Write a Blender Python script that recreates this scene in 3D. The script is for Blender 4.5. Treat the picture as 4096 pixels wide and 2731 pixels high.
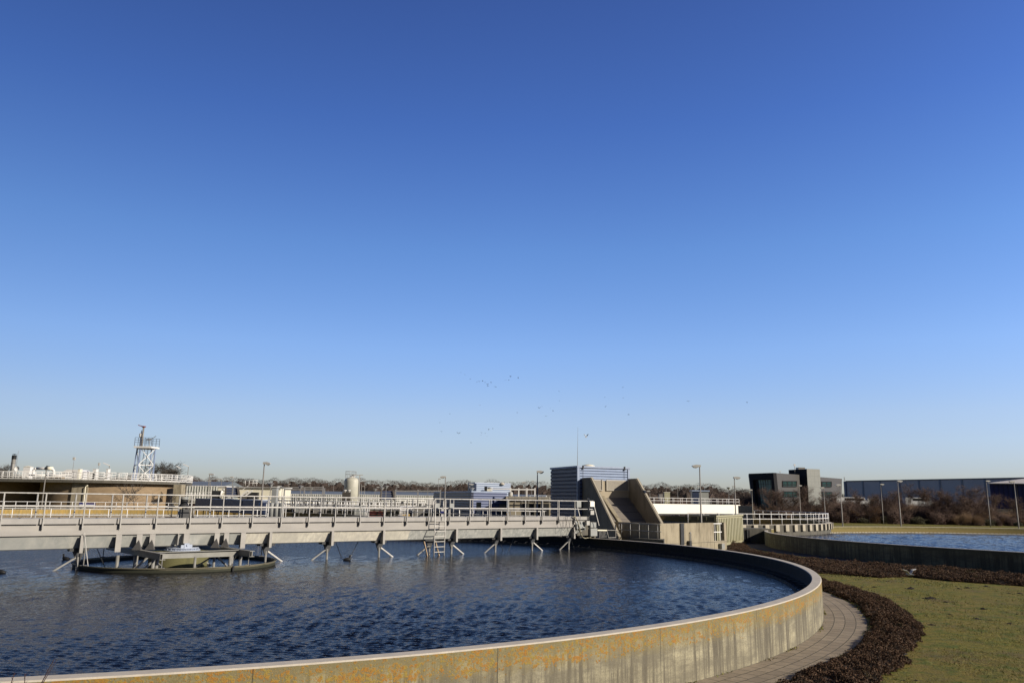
import bpy, math, random
import numpy as np
from mathutils import Vector, Matrix
random.seed(7); rng = np.random.default_rng(7)
for o in list(bpy.data.objects): bpy.data.objects.remove(o)
S = bpy.context.scene; COL = S.collection
# ---------------------------------------------------------------- camera
EYE = Vector((0, 0, 3.97)); FPX = 3152.0; CX, CY = 2048.0, 1365.5; H0 = 1997.0; ROLL = 0.015
th = math.atan((H0-CY)/FPX)
R0 = Vector((1, 0, 0)); FW = Vector((0, math.cos(th), math.sin(th))); U0 = Vector((0, -math.sin(th), math.cos(th)))
cr, sr = math.cos(ROLL), math.sin(ROLL)
RT = cr*R0 + sr*U0; UP = -sr*R0 + cr*U0
cam = bpy.data.cameras.new('camera'); cam.sensor_width = 36; cam.lens = FPX/4096*36; cam.clip_end = 6000; cam.clip_start = .1
camo = bpy.data.objects.new('camera', cam); COL.objects.link(camo); S.camera = camo
camo.matrix_world = Matrix(((RT.x, UP.x, -FW.x, EYE.x), (RT.y, UP.y, -FW.y, EYE.y), (RT.z, UP.z, -FW.z, EYE.z), (0, 0, 0, 1)))
# ---------------------------------------------------------------- light
SUN_EL = math.radians(25); SAZ = math.atan2(.883, -.469)
SD = Vector((math.sin(SAZ)*math.cos(SUN_EL), math.cos(SAZ)*math.cos(SUN_EL), math.sin(SUN_EL)))
w = bpy.data.worlds.new('World'); S.world = w; w.use_nodes = True; nt = w.node_tree; nt.nodes.clear()
sk = nt.nodes.new('ShaderNodeTexSky'); sk.sky_type = 'NISHITA'; sk.sun_disc = False
sk.sun_elevation = SUN_EL; sk.sun_rotation = SAZ; sk.altitude = 0; sk.air_density = 1.0; sk.dust_density = 0.6; sk.ozone_density = 2.2
hs = nt.nodes.new('ShaderNodeHueSaturation'); hs.inputs['Saturation'].default_value = 1.12; hs.inputs['Value'].default_value = 1.0; hs.inputs['Hue'].default_value = .505
gm = nt.nodes.new('ShaderNodeGamma'); gm.inputs[1].default_value = 1.0
bg = nt.nodes.new('ShaderNodeBackground'); bg.inputs[1].default_value = 0.15
ow = nt.nodes.new('ShaderNodeOutputWorld')
tcw = nt.nodes.new('ShaderNodeTexCoord'); spw = nt.nodes.new('ShaderNodeSeparateXYZ'); rpw = nt.nodes.new('ShaderNodeValToRGB'); mxw = nt.nodes.new('ShaderNodeMix'); mxw.data_type = 'RGBA'; mxw.blend_type = 'MULTIPLY'; mxw.inputs[0].default_value = 1
# sky colour by elevation; zenith dimmed to weaken the fill light
el_ = rpw.color_ramp.elements; SK = [(.0, (.56, .58, .74)), (.04, (.60, .61, .84)), (.104, (.735, .705, .87)), (.183, (.755, .79, .99)), (.305, (.64, .76, 1.0)), (.446, (.475, .60, .94)), (.60, (.42, .49, .80)), (.78, (.16, .18, .24))]
while len(el_) < len(SK): el_.new(.5)
for i_, (p_, c_) in enumerate(SK): el_[i_].position = p_; el_[i_].color = (*c_, 1)
rp2 = nt.nodes.new('ShaderNodeMapRange'); rp2.inputs[1].default_value = -.35; rp2.inputs[2].default_value = .30; rp2.inputs[3].default_value = .28; rp2.inputs[4].default_value = 1.0; rp2.interpolation_type = 'SMOOTHSTEP'  # sky behind the camera dimmed as well, to deepen the shade
nt.links.new(spw.outputs[1], rp2.inputs[0]); mx2 = nt.nodes.new('ShaderNodeVectorMath'); mx2.operation = 'SCALE'; rp3 = nt.nodes.new('ShaderNodeMapRange'); rp3.inputs[1].default_value = -.62; rp3.inputs[2].default_value = .0; rp3.inputs[3].default_value = .66; rp3.inputs[4].default_value = 1.0
nt.links.new(spw.outputs[0], rp3.inputs[0]); mm3 = nt.nodes.new('ShaderNodeMath'); mm3.operation = 'MULTIPLY'; nt.links.new(rp2.outputs[0], mm3.inputs[0]); rp4 = nt.nodes.new('ShaderNodeMapRange'); rp4.inputs[1].default_value = 0; rp4.inputs[2].default_value = .55; rp4.inputs[3].default_value = 1.0; rp4.inputs[4].default_value = 1.2; nt.links.new(spw.outputs[0], rp4.inputs[0]); mm4 = nt.nodes.new('ShaderNodeMath'); mm4.operation = 'MULTIPLY'; nt.links.new(rp3.outputs[0], mm4.inputs[0]); nt.links.new(rp4.outputs[0], mm4.inputs[1]); nt.links.new(mm4.outputs[0], mm3.inputs[1]); nt.links.new(mm3.outputs[0], mx2.inputs['Scale'])
nt.links.new(tcw.outputs['Generated'], spw.inputs[0]); nt.links.new(spw.outputs[2], rpw.inputs[0]); nt.links.new(rpw.outputs[0], mxw.inputs[7]); nt.links.new(gm.outputs[0], mxw.inputs[6])
nt.links.new(sk.outputs[0], hs.inputs['Color']); nt.links.new(hs.outputs[0], gm.inputs[0]); nt.links.new(mxw.outputs[2], mx2.inputs[0]); nt.links.new(mx2.outputs[0], bg.inputs[0]); nt.links.new(bg.outputs[0], ow.inputs[0])
sl = bpy.data.lights.new('sun', 'SUN'); sl.energy = 5.0; sl.angle = math.radians(.5); sl.color = (1, .905, .77)
so = bpy.data.objects.new('sun', sl); COL.objects.link(so); so.rotation_euler = SD.to_track_quat('Z', 'Y').to_euler(); so.location = (40, -20, 60)
S.view_settings.view_transform = 'Standard'; S.view_settings.look = 'None'; S.view_settings.gamma = 1; S.view_settings.exposure = 0.2
S.render.engine = 'CYCLES'; S.cycles.max_bounces = 6; S.cycles.glossy_bounces = 4

# ---------------------------------------------------------------- helpers: pixels of the photo to places
def ray(px, py): return FW + RT*((px-CX)/FPX) - UP*((py-CY)/FPX)
def at(px, py, Y): d = ray(px, py); return EYE + d*(Y/d.y)            # a point at known distance
def atz(px, py, z): d = ray(px, py); return EYE + d*((z-EYE.z)/d.z)    # a point at known height
def hz(px): return H0 + (px-CX)*ROLL
def onplane(px, py, P, n): d = ray(px, py); return EYE + d*((P-EYE).dot(n)/d.dot(n))

# ---------------------------------------------------------------- materials
def node(nt, t, **kw):
    n = nt.nodes.new(t)
    for k, v in kw.items(): setattr(n, k, v)
    return n
KA = .76   # overall albedo calibration of mixed colours
class NT:
    def __init__(s, name):
        s.m = bpy.data.materials.new(name); s.m.use_nodes = True; s.t = s.m.node_tree
        s.b = s.t.nodes['Principled BSDF']
    def link(s, a, b): s.t.links.new(a, b)
    def coords(s, kind='Object', scale=(1, 1, 1), rot=(0, 0, 0)):
        tc = node(s.t, 'ShaderNodeTexCoord'); mp = node(s.t, 'ShaderNodeMapping')
        mp.inputs['Scale'].default_value = scale; mp.inputs['Rotation'].default_value = rot
        if kind == 'World':
            g = node(s.t, 'ShaderNodeNewGeometry'); s.link(g.outputs['Position'], mp.inputs[0])
        else: s.link(tc.outputs[kind], mp.inputs[0])
        return mp.outputs[0]
    def noise(s, vec, scale=5, detail=4, rough=.55, dist=0):
        n = node(s.t, 'ShaderNodeTexNoise'); n.inputs['Scale'].default_value = scale; n.inputs['Detail'].default_value = detail
        n.inputs['Roughness'].default_value = rough; n.inputs['Distortion'].default_value = dist; s.link(vec, n.inputs['Vector']); return n.outputs['Fac']
    def vor(s, vec, scale, feature='F1', out='Distance', rnd=1):
        n = node(s.t, 'ShaderNodeTexVoronoi', feature=feature); n.inputs['Scale'].default_value = scale; n.inputs['Randomness'].default_value = rnd
        s.link(vec, n.inputs['Vector']); return n.outputs[out]
    def ramp(s, f, pts):
        r = node(s.t, 'ShaderNodeValToRGB'); e = r.color_ramp.elements
        while len(e) < len(pts): e.new(.5)
        for i, (p, c) in enumerate(pts):
            e[i].position = p; e[i].color = (c, c, c, 1) if not isinstance(c, tuple) else (*c, 1)
        s.link(f, r.inputs[0]); return r.outputs[0]
    def mix(s, f, a, b, mode='MIX'):
        n = node(s.t, 'ShaderNodeMix', data_type='RGBA', blend_type=mode)
        for sock, v in ((n.inputs[0], f), (n.inputs[6], a), (n.inputs[7], b)):
            if isinstance(v, (int, float)): sock.default_value = v if sock == n.inputs[0] else (v, v, v, 1)
            elif isinstance(v, tuple): sock.default_value = (*[x*KA for x in v], 1)
            else: s.link(v, sock)
        return n.outputs[2]
    def math(s, op, a, b=0.0, c=None):
        n = node(s.t, 'ShaderNodeMath', operation=op)
        for i, v in enumerate((a, b) if c is None else (a, b, c)):
            if isinstance(v, (int, float)): n.inputs[i].default_value = v
            else: s.link(v, n.inputs[i])
        return n.outputs[0]
    def sep(s, v):
        n = node(s.t, 'ShaderNodeSeparateXYZ'); s.link(v, n.inputs[0]); return n.outputs
    def bump(s, h, strength=.3, dist=.02, prev=None):
        n = node(s.t, 'ShaderNodeBump'); n.inputs['Strength'].default_value = strength; n.inputs['Distance'].default_value = dist
        s.link(h, n.inputs['Height'])
        if prev is not None: s.link(prev, n.inputs['Normal'])
        return n.outputs[0]
    def done(s, col=None, rough=.8, metal=0, normal=None, spec=None):
        if col is not None:
            if isinstance(col, tuple): s.b.inputs['Base Color'].default_value = (*col, 1)
            else: s.link(col, s.b.inputs['Base Color'])
        if isinstance(rough, (int, float)): s.b.inputs['Roughness'].default_value = rough
        else: s.link(rough, s.b.inputs['Roughness'])
        s.b.inputs['Metallic'].default_value = metal
        if spec is not None: s.b.inputs['Specular IOR Level'].default_value = spec
        if normal is not None: s.link(normal, s.b.inputs['Normal'])
        return s.m
def simple(name, c, rough=.7, metal=0, var=.25, scale=2.0, bump=0, c2=None, stretch=(1, 1, 1)):
    q = NT(name); v = q.coords('Object', stretch); n = q.noise(v, scale, 5, .6)
    c2 = c2 or tuple(x*(1-var) for x in c)
    col = q.mix(q.ramp(n, [(.35, 0.0), (.65, 1.0)]), c, c2)
    return q.done(col, rough, metal, q.bump(q.noise(v, scale*9, 3), .4, bump) if bump else None)
M = {}
M['rail'] = simple('galvanised rail', (.76, .73, .67), .5, .0, .3, 6)
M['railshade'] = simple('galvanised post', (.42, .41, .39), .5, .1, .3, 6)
M['white_rail'] = simple('white painted rail', (1.0, .98, .93), .5, 0, .12, 3)
M['white'] = simple('white paint', (.98, .96, .91), .5, 0, .12, 1)
M['cream'] = simple('cream paint', (1.0, .94, .74), .5, 0, .08, 1)
M['brightwhite'] = simple('bright white sheet', (1.1, 1.06, .92), .45, 0, .05, .6)
M['fascia'] = simple('weathered galvanised fascia', (.44, .42, .39), .6, 0, .14, 3, 0, None, (1, 1, .4))
q = NT('dull galvanised girder plate'); v = q.coords('Object', (.6, .6, 2.5)); st = q.noise(q.coords('Object', (2.2, 2.2, .25)), 2.2, 5, .7); n = q.noise(v, 1.4, 5)
col = q.mix(q.ramp(n, [(.35, 0.0), (.65, 1.0)]), (.45, .425, .385), (.38, .36, .33)); M['plate'] = q.done(q.mix(q.math('MULTIPLY', q.ramp(st, [(.56, 0.0), (.8, 1.0)]), .35), col, (.22, .19, .15)), .6)
def galv(nm, c0, c1, c2, r0, sc, st):
    q = NT(nm); v = q.coords('Object', st); n = q.noise(v, sc, 6, .7, .15); n2 = q.noise(v, .5, 2, .5)
    col = q.mix(q.ramp(n, [(.40, 0.0), (.66, 1.0)]), c0, c1); col = q.mix(q.math('MULTIPLY', q.ramp(n2, [(.40, 0.0), (.65, 1.0)]), .7), col, c2)
    return q.done(col, r0, .1, q.bump(n, .1, .02))
M['galv'] = galv('dull zinc sheet', (.44, .455, .43), (.66, .65, .59), (.50, .51, .48), .5, 2.2, (1, 1, .5))
M['galvglare'] = galv('zinc sheet with glare', (.74, .70, .60), (1.05, .99, .82), (.68, .65, .56), .4, 5.0, (1, 1, .45))  # glare on the middle girder panel painted into the zinc colour
M['galvright'] = galv('mottled zinc sheet', (.44, .455, .43), (.76, .755, .69), (.54, .545, .50), .45, 5.5, (1, 1, .6))
M['steel'] = simple('grey steel', (.33, .32, .29), .55, .1, .25, 5)
M['beam'] = simple('weathered beam', (.34, .335, .30), .6, 0, .2, 3)
M['gusset'] = simple('gusset with painted shade', (.12, .115, .11), .6, 0, .2, 3)  # steel darkened so the gussets look unlit: shade in the colour
M['postgrey'] = simple('grey zinc post', (.52, .50, .46), .5, .0, .25, 6)  # posts greyer than the handrail
M['darksteel'] = simple('dark steel', (.045, .047, .05), .55, .1, .3, 5)
M['black'] = simple('black plastic', (.012, .012, .013), .75, 0, .2, 5)
M['lampgrey'] = simple('lamp post grey', (.30, .28, .25), .5, .1, .2, 4)
M['lamphead'] = simple('lamp head pale', (.60, .58, .53), .4, 0, .15, 6)
M['glass_lamp'] = simple('frosted lamp glass', (.55, .56, .54), .25, 0, .15, 6)
M['bluedark'] = simple('slate blue panel', (.075, .095, .16), .5, 0, .12, 1.2)
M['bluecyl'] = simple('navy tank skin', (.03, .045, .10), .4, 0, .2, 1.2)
M['bluewhite'] = simple('pale blue paint', (.52, .58, .70), .4, 0, .2, 7)
M['steelblue'] = simple('pale blue steel', (.38, .46, .62), .5, .1, .15, 3)
M['towerblue'] = simple('tower blue', (.36, .45, .64), .5, 0, .15, 3)
M['bluepale'] = simple('pale blue planks', (.38, .48, .68), .4, 0, .1, 1.5)
M['boxgrey'] = simple('grey cabinet', (.38, .39, .37), .5, 0, .12, 2)
M['hose'] = simple('yellow grey hose', (.42, .38, .25), .6, 0, .2, 9)
M['red'] = simple('dull red paint', (.30, .04, .03), .5, 0, .2, 4)
M['darkred'] = simple('dark red brick', (.10, .04, .03), .8, 0, .3, 4)
M['orange'] = simple('wood plank', (.62, .45, .28), .7, 0, .2, 5, 0, None, (1, 1, .2))
M['bird'] = simple('dark plumage', (.05, .05, .055), .8, 0, .4, 20)
M['gull'] = simple('pale plumage', (.62, .62, .60), .7, 0, .3, 14)
M['coot'] = simple('black plumage', (.012, .012, .013), .6, 0, .3, 20)
M['bill'] = simple('white bill', (.7, .68, .6), .5)
M['signblue'] = simple('blue sign frame', (.02, .03, .25), .5)
M['vehwhite'] = simple('van paint', (.75, .75, .73), .3)
M['tyre'] = simple('tyre rubber', (.02, .02, .02), .8)
q = NT('window glass'); M['glass'] = q.done((.02, .06, .055), .06, 0, None, .6)
q = NT('green curtain glass'); v = q.coords('Object'); M['glassgreen'] = q.done(q.mix(q.noise(v, .35, 2), (.012, .045, .042), (.035, .10, .09)), .1, 0, None, .6)
q = NT('dark glass'); M['darkglass'] = q.done((.008, .01, .012), .1)
q = NT('greenhouse glass'); v = q.coords('Object', (1, 1, 1)); M['ghglass'] = q.done(q.mix(q.noise(v, 1.2, 3), (.34, .37, .33), (.56, .57, .50)), .2, 0)
q = NT('greenhouse roof glass'); v = q.coords('Object', (1, 1, 1)); M['ghroof'] = q.done(q.mix(q.noise(v, .4, 3), (.13, .15, .16), (.23, .25, .255)), .5, 0)
def concrete(name, a, b, stain, sc=1.0, bmp=.01, amount=.6):
    q = NT(name); v = q.coords('Object', (sc, sc, sc*.25)); v2 = q.coords('Object', (sc, sc, sc))
    streak = q.noise(v, 1.8, 6, .65); cl = q.noise(v2, .8, 5, .6); fine = q.noise(v2, 22, 4, .7)
    col = q.mix(q.ramp(cl, [(.3, 0.0), (.7, 1.0)]), a, b)
    col = q.mix(q.math('MULTIPLY', q.ramp(streak, [(.48, 0.0), (.72, 1.0)]), amount), col, stain)
    col = q.mix(q.math('MULTIPLY', q.ramp(fine, [(.4, 0.0), (.75, 1.0)]), .35), col, tuple(x*.55 for x in a))
    return q.done(col, .9, 0, q.bump(fine, .5, bmp))
M['conc'] = concrete('pale concrete', (.48, .42, .30), (.37, .315, .22), (.13, .105, .065), 1, .01, .85)
M['concdark'] = concrete('weathered grey concrete', (.17, .155, .125), (.12, .115, .095), (.05, .05, .04))
M['concplain'] = concrete('light concrete', (.60, .54, .42), (.50, .45, .35), (.18, .16, .12), 1, .005, .4)
M['conctrough'] = concrete('trough concrete', (.36, .315, .235), (.27, .235, .175), (.08, .07, .05), 1, .006, .5)
M['backwall'] = concrete('warm back wall concrete', (.58, .50, .37), (.50, .43, .31), (.2, .17, .12), 1, .004, .2)
q = NT('scummy ring steel'); uv = q.coords('UV'); V_ = q.sep(uv)[1]; n = q.noise(q.coords('UV', (1.2, 3, 1)), 1, 5, .65); lo = q.ramp(q.math('ADD', V_, q.math('MULTIPLY', n, .12)), [(.73, 1.0), (.78, 0.0)])
M['ringmat'] = q.done(q.mix(lo, q.mix(n, (.34, .30, .20), (.20, .18, .12)), (.032, .034, .018)), .8)
M['concgreen'] = concrete('mossy concrete drum', (.20, .19, .08), (.14, .13, .05), (.06, .06, .03))
# lichen-covered outer wall, algae on the inside; UV = metres along the wall, metres of height
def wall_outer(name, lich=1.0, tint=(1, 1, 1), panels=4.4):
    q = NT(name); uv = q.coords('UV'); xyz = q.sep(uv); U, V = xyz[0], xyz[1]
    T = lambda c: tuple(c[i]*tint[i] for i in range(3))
    big = q.noise(q.coords('UV', (.45, .5, 1)), 1, 4); zone = q.noise(q.coords('UV', (.8, .12, 1)), 1, 3)
    streak = q.noise(q.coords('UV', (4.5, .20, 1)), 1.0, 7, .74); streak2 = q.noise(q.coords('UV', (9, .35, 1)), 1.0, 5, .7)
    fine = q.noise(uv, 26, 5, .75); med = q.noise(uv, 5, 4, .6)
    col = q.mix(q.ramp(big, [(.38, 0.0), (.62, 1.0)]), T((.56, .505, .335)), T((.38, .34, .225)))
    lt = q.math('MULTIPLY', q.ramp(streak2, [(.56, 0.0), (.66, 1.0)]), .6)
    col = q.mix(lt, col, T((.72, .67, .50)))
    dk = q.math('MULTIPLY', q.ramp(q.math('ADD', q.math('MULTIPLY', streak, .75), q.math('MULTIPLY', zone, .35)), [(.515, 0.0), (.60, 1.0)]), .95)
    col = q.mix(dk, col, q.mix(med, T((.16, .135, .095)), T((.075, .066, .05))))
    col = q.mix(q.math('MULTIPLY', q.ramp(fine, [(.46, 0.0), (.66, 1.0)]), .65), col, T((.15, .132, .085)))
    # dirty base and grey-green top band
    band = q.math('MULTIPLY', q.ramp(q.math('ADD', V, q.math('MULTIPLY', med, .35)), [(0.0, 0.0), (1.0, 0.0)]), 1)
    tb = q.math('SMOOTH_MIN', 1.0, q.math('MAXIMUM', 0.0, q.math('MULTIPLY', q.math('SUBTRACT', q.math('ADD', V, q.math('MULTIPLY', med, .30)), 1.20), 9.0)), .1)
    col = q.mix(q.math('MULTIPLY', tb, .8), col, q.mix(q.ramp(fine, [(.4, 0.0), (.62, 1.0)]), T((.30, .27, .165)), T((.085, .08, .045))))
    dirt = q.noise(q.coords('UV', (.5, 1.6, 1)), 1.3, 6, .7); col = q.mix(q.math('MULTIPLY', q.ramp(dirt, [(.40, 0.0), (.58, 1.0)]), .72), col, T((.17, .15, .105)))
    spk = q.vor(uv, 22); col = q.mix(q.math('MULTIPLY', q.math('LESS_THAN', spk, .16), .5), col, q.mix(fine, T((.62, .56, .42)), T((.06, .055, .04))))
    ob = q.math('MAXIMUM', 0.0, q.math('MINIMUM', 1.0, q.math('MULTIPLY', q.math('SUBTRACT', q.math('ADD', V, q.math('MULTIPLY', med, .5)), .98), 4.0))); col = q.mix(q.math('MULTIPLY', ob, .42*min(1, lich*2)), col, (.31, .245, .085))
    # orange lichen: rounded rosettes gathered in clusters along the upper third
    clus = q.math('ADD', q.math('MULTIPLY', q.noise(q.coords('UV', (1.1, 2.6, 1)), 1, 5, .7), .8), .11)
    hb = q.math('MULTIPLY', q.ramp(V, [(.45, 0.0), (.74, .55), (.95, 1.0)]), 1.0)
    dens = q.math('ADD', clus, q.math('MULTIPLY', hb, .36))
    wv = q.noise(uv, 9, 3, .6)
    warp = node(q.t, 'ShaderNodeVectorMath', operation='ADD'); q.link(uv, warp.inputs[0])
    cmb = node(q.t, 'ShaderNodeCombineXYZ'); q.link(q.math('MULTIPLY', wv, .05), cmb.inputs[0]); q.link(q.math('MULTIPLY', wv, .03), cmb.inputs[1]); q.link(cmb.outputs[0], warp.inputs[1])
    d1 = q.vor(warp.outputs[0], 13); d2 = q.vor(warp.outputs[0], 30)
    sz = q.math('MULTIPLY', q.math('MAXIMUM', 0.0, q.math('SUBTRACT', dens, .672)), 2.5*lich)
    m1 = q.math('MULTIPLY', q.math('SUBTRACT', sz, d1), 9.0); m2 = q.math('MULTIPLY', q.math('SUBTRACT', q.math('MULTIPLY', sz, .72), d2), 9.0)
    mk = q.math('MINIMUM', 1.0, q.math('MAXIMUM', 0.0, q.math('MAXIMUM', m1, m2)))
    mk = q.math('MULTIPLY', mk, q.ramp(fine, [(.36, .1), (.52, 1.0)]))
    lc = q.mix(q.ramp(q.noise(uv, 7, 3), [(.4, 0.0), (.62, 1.0)]), (.42, .19, .025), (.36, .265, .055))
    lc = q.mix(q.ramp(d1, [(.05, 0.0), (.3, 1.0)]), q.mix(.5, lc, (.16, .07, .02)), lc)
    col = q.mix(mk, col, lc)
    # formwork joints
    fr = q.math('FRACT', q.math('DIVIDE', U, panels)); jn = q.math('LESS_THAN', q.math('ABSOLUTE', q.math('SUBTRACT', fr, .5)), .0022)
    col = q.mix(q.math('MULTIPLY', jn, .75), col, (.05, .045, .035))
    return q.done(col, .92, 0, q.bump(q.math('ADD', fine, q.math('MULTIPLY', mk, .5)), .6, .012))
M['wall_near'] = wall_outer('lichened concrete wall', 1.0)
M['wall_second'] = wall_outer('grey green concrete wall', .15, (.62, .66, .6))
M['wall_third'] = wall_outer('yellow lichened concrete wall', 1.8, (1.0, .95, .8))
def wall_inner(name, a, b, low, lowh=.42):
    q = NT(name); uv = q.coords('UV'); V = q.sep(uv)[1]
    s1 = q.noise(q.coords('UV', (5, .5, 1)), 1, 5, .7); fine = q.noise(uv, 20, 4, .7); big = q.noise(q.coords('UV', (1.2, .6, 1)), 1, 4)
    col = q.mix(q.ramp(s1, [(.4, 0.0), (.65, 1.0)]), a, b)
    lo = q.math('LESS_THAN', q.math('ADD', V, q.math('MULTIPLY', s1, -.5)), q.math('ADD', lowh, q.math('MULTIPLY', big, .2)))
    col = q.mix(lo, col, q.mix(fine, low, tuple(x*.35 for x in low)))
    return q.done(col, .9, 0, q.bump(fine, .6, .02))
M['inner_near'] = wall_inner('algae stained inner wall', (.035, .032, .022), (.014, .014, .009), (.045, .05, .052), .5)
M['inner_second'] = wall_inner('golden algae inner wall', (.24, .20, .07), (.15, .125, .04), (.38, .29, .09), .62)
M['inner_third'] = wall_inner('yellow lichen inner wall', (.50, .33, .09), (.30, .22, .08), (.40, .36, .26), .45)
q = NT('rim concrete'); uv = q.coords('UV'); n = q.noise(uv, 3, 6, .7); f = q.noise(uv, 40, 3, .7)
c = q.mix(q.ramp(n, [(.3, 0.0), (.7, 1.0)]), (.72, .645, .53), (.54, .48, .39)); c = q.mix(q.math('MULTIPLY', q.ramp(f, [(.5, 0.0), (.8, 1.0)]), .4), c, (.25, .22, .17))
M['rim'] = q.done(c, .9, 0, q.bump(f, .4, .006))
# water
def water(name, base, sc, amp, rot):
    q = NT(name)
    v1 = q.coords('World', (sc*1.0, sc*2.3, 1), (0, 0, rot)); v2 = q.coords('World', (sc*3.1, sc*6.0, 1), (0, 0, rot+.35)); v3 = q.coords('World', (sc*.35, sc*.55, 1), (0, 0, rot-.3))
    n1 = q.noise(v1, 1, 3, .5, .6); n2 = q.noise(v2, 1, 3, .6, .4); n3 = q.noise(v3, 1, 2, .5)
    h = q.math('ADD', q.math('MULTIPLY', n1, q.math('ADD', .55, q.math('MULTIPLY', n3, .9))), q.math('MULTIPLY', n2, .30))
    q.b.inputs['IOR'].default_value = 1.13; q.b.inputs['Specular Tint'].default_value = (.98, .90, .78, 1)
    return q.done(base, .05, 0, q.bump(h, 1.0, amp), .5)
M['water'] = water('dark rippled water', (.003, .0035, .006), 6.5, .018, .25)
M['water2'] = water('blue rippled water', (.004, .009, .026), 3.0, .05, .1)
# ground
q = NT('winter grass'); v = q.coords('World'); a1 = q.noise(v, .22, 5, .6); a2 = q.noise(v, 1.6, 6, .7); a3 = q.noise(v, 14, 5, .8)
c = q.mix(q.ramp(a1, [(.35, 0.0), (.65, 1.0)]), (.33, .285, .035), (.37, .265, .065)); c = q.mix(q.ramp(a2, [(.47, 0.0), (.62, 1.0)]), c, (.16, .205, .025))
a6 = q.noise(v, 5.5, 6, .75); c = q.mix(q.math('MULTIPLY', q.ramp(a6, [(.46, 0.0), (.60, 1.0)]), .45), c, (.13, .135, .03))
c = q.mix(q.ramp(a3, [(.38, 0.0), (.62, 1.0)]), q.mix(.62, c, (.035, .035, .012)), c); a4 = q.noise(v, 55, 3, .8); c = q.mix(q.math('MULTIPLY', q.ramp(a4, [(.55, 0.0), (.72, 1.0)]), .5), c, (.42, .34, .16))
a5 = q.noise(v, .55, 5, .7); c = q.mix(q.math('MULTIPLY', q.ramp(a5, [(.52, 0.0), (.66, 1.0)]), .6), c, (.17, .125, .06))
M['grass'] = q.done(c, .95, 0, q.bump(q.math('ADD', a3, a2), .9, .06), .2)
M['tuft'] = simple('grass tufts', (.30, .26, .085), .9, 0, .45, 3.2, 0, (.14, .16, .03))
M['soil'] = simple('mole soil', (.022, .015, .010), 1, 0, .4, 14, .03)
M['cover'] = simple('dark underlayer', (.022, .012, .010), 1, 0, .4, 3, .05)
q = NT('red brown leaves'); v = q.coords('World'); n = q.noise(v, 9, 4, .7); n2 = q.noise(v, .9, 3); n3 = q.noise(v, 45, 2)
c = q.mix(q.ramp(n, [(.35, 0.0), (.6, 1.0)]), (.055, .031, .019), (.135, .080, .050)); c = q.mix(q.ramp(n3, [(.58, 0.0), (.68, 1.0)]), c, (.40, .28, .19))  # pale flecks put highlights on the leaves into the colour
c = q.mix(q.ramp(n2, [(.60, 0.0), (.75, 1.0)]), c, (.06, .055, .02)); M['leaves'] = q.done(c, .85, 0, None, .1)
q = NT('paving'); uv = q.coords('UV'); br = node(q.t, 'ShaderNodeTexBrick'); q.link(uv, br.inputs[0]); br.inputs['Scale'].default_value = 1
br.inputs['Brick Width'].default_value = .50; br.inputs['Row Height'].default_value = .3475; br.inputs['Mortar Size'].default_value = .013; br.inputs['Mortar Smooth'].default_value = .3
br.offset = .37; br.inputs['Color1'].default_value = (.30, .24, .165, 1); br.inputs['Color2'].default_value = (.215, .17, .115, 1); br.inputs['Mortar'].default_value = (.030, .030, .012, 1)
n = q.noise(uv, 4, 6, .7); c = q.mix(q.math('MULTIPLY', q.ramp(n, [(.4, 0.0), (.7, 1.0)]), .5), br.outputs[0], (.17, .145, .105)); g = q.noise(uv, 1.1, 4)
M['paving'] = q.done(c, .9, 0, q.bump(q.math('ADD', q.math('MULTIPLY', br.outputs['Fac'], -1.0), q.math('MULTIPLY', n, .3)), .8, .02))
M['asphalt'] = simple('dark path', (.05, .045, .04), .95, 0, .3, 3, .01)
M['kerb'] = simple('pale kerb', (.26, .25, .22), .9, 0, .2, 3)
# brick
q = NT('beige brick'); v = q.coords('UV'); br = node(q.t, 'ShaderNodeTexBrick'); q.link(v, br.inputs[0]); br.inputs['Scale'].default_value = 1
br.inputs['Brick Width'].default_value = .5; br.inputs['Row Height'].default_value = .16; br.inputs['Mortar Size'].default_value = .02; br.inputs['Color1'].default_value = (.27, .19, .11, 1); br.inputs['Color2'].default_value = (.205, .14, .08, 1); br.inputs['Mortar'].default_value = (.22, .17, .11, 1)
n = q.noise(q.coords('UV', (.5, 1, 1)), 1, 5, .6); M['brick'] = q.done(q.mix(q.math('MULTIPLY', q.ramp(n, [(.4, 0.0), (.7, 1.0)]), .45), br.outputs[0], (.42, .31, .20)), .9)
def ribbed(name, a, b, period, axis='Z', rough=.45):
    q = NT(name); v = q.coords('Object'); s_ = q.sep(v); c = {'X': s_[0], 'Y': s_[1], 'Z': s_[2]}[axis]
    fr = q.math('FRACT', q.math('DIVIDE', c, period)); m = q.math('GREATER_THAN', fr, .72)
    col = q.mix(m, a, b); return q.done(q.mix(q.math('MULTIPLY', q.noise(v, .8, 3), .25), col, b), rough, 0, q.bump(q.math('ABSOLUTE', q.math('SUBTRACT', fr, .5)), .6, period*.25))
M['blue'] = simple('blue cladding with shade', (.065, .09, .165), .4, 0, .1, 1.5)  # for the pump house side, its shade put into a darker blue
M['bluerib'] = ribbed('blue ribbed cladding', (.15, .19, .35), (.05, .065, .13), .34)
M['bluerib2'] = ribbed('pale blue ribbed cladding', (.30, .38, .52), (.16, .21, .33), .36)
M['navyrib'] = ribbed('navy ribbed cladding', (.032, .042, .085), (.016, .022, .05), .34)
M['shedblue'] = ribbed('blue shed cladding', (.018, .028, .16), (.010, .016, .09), .9, 'X')
M['shedroof'] = simple('pale shed roof', (.75, .68, .58), .6, 0, .1, .5)
M['ware'] = simple('grey warehouse sheet', (.95, .86, .78), .5, 0, .10, .25)
M['wareedge'] = simple('grey seam', (.45, .47, .5), .5)
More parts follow.
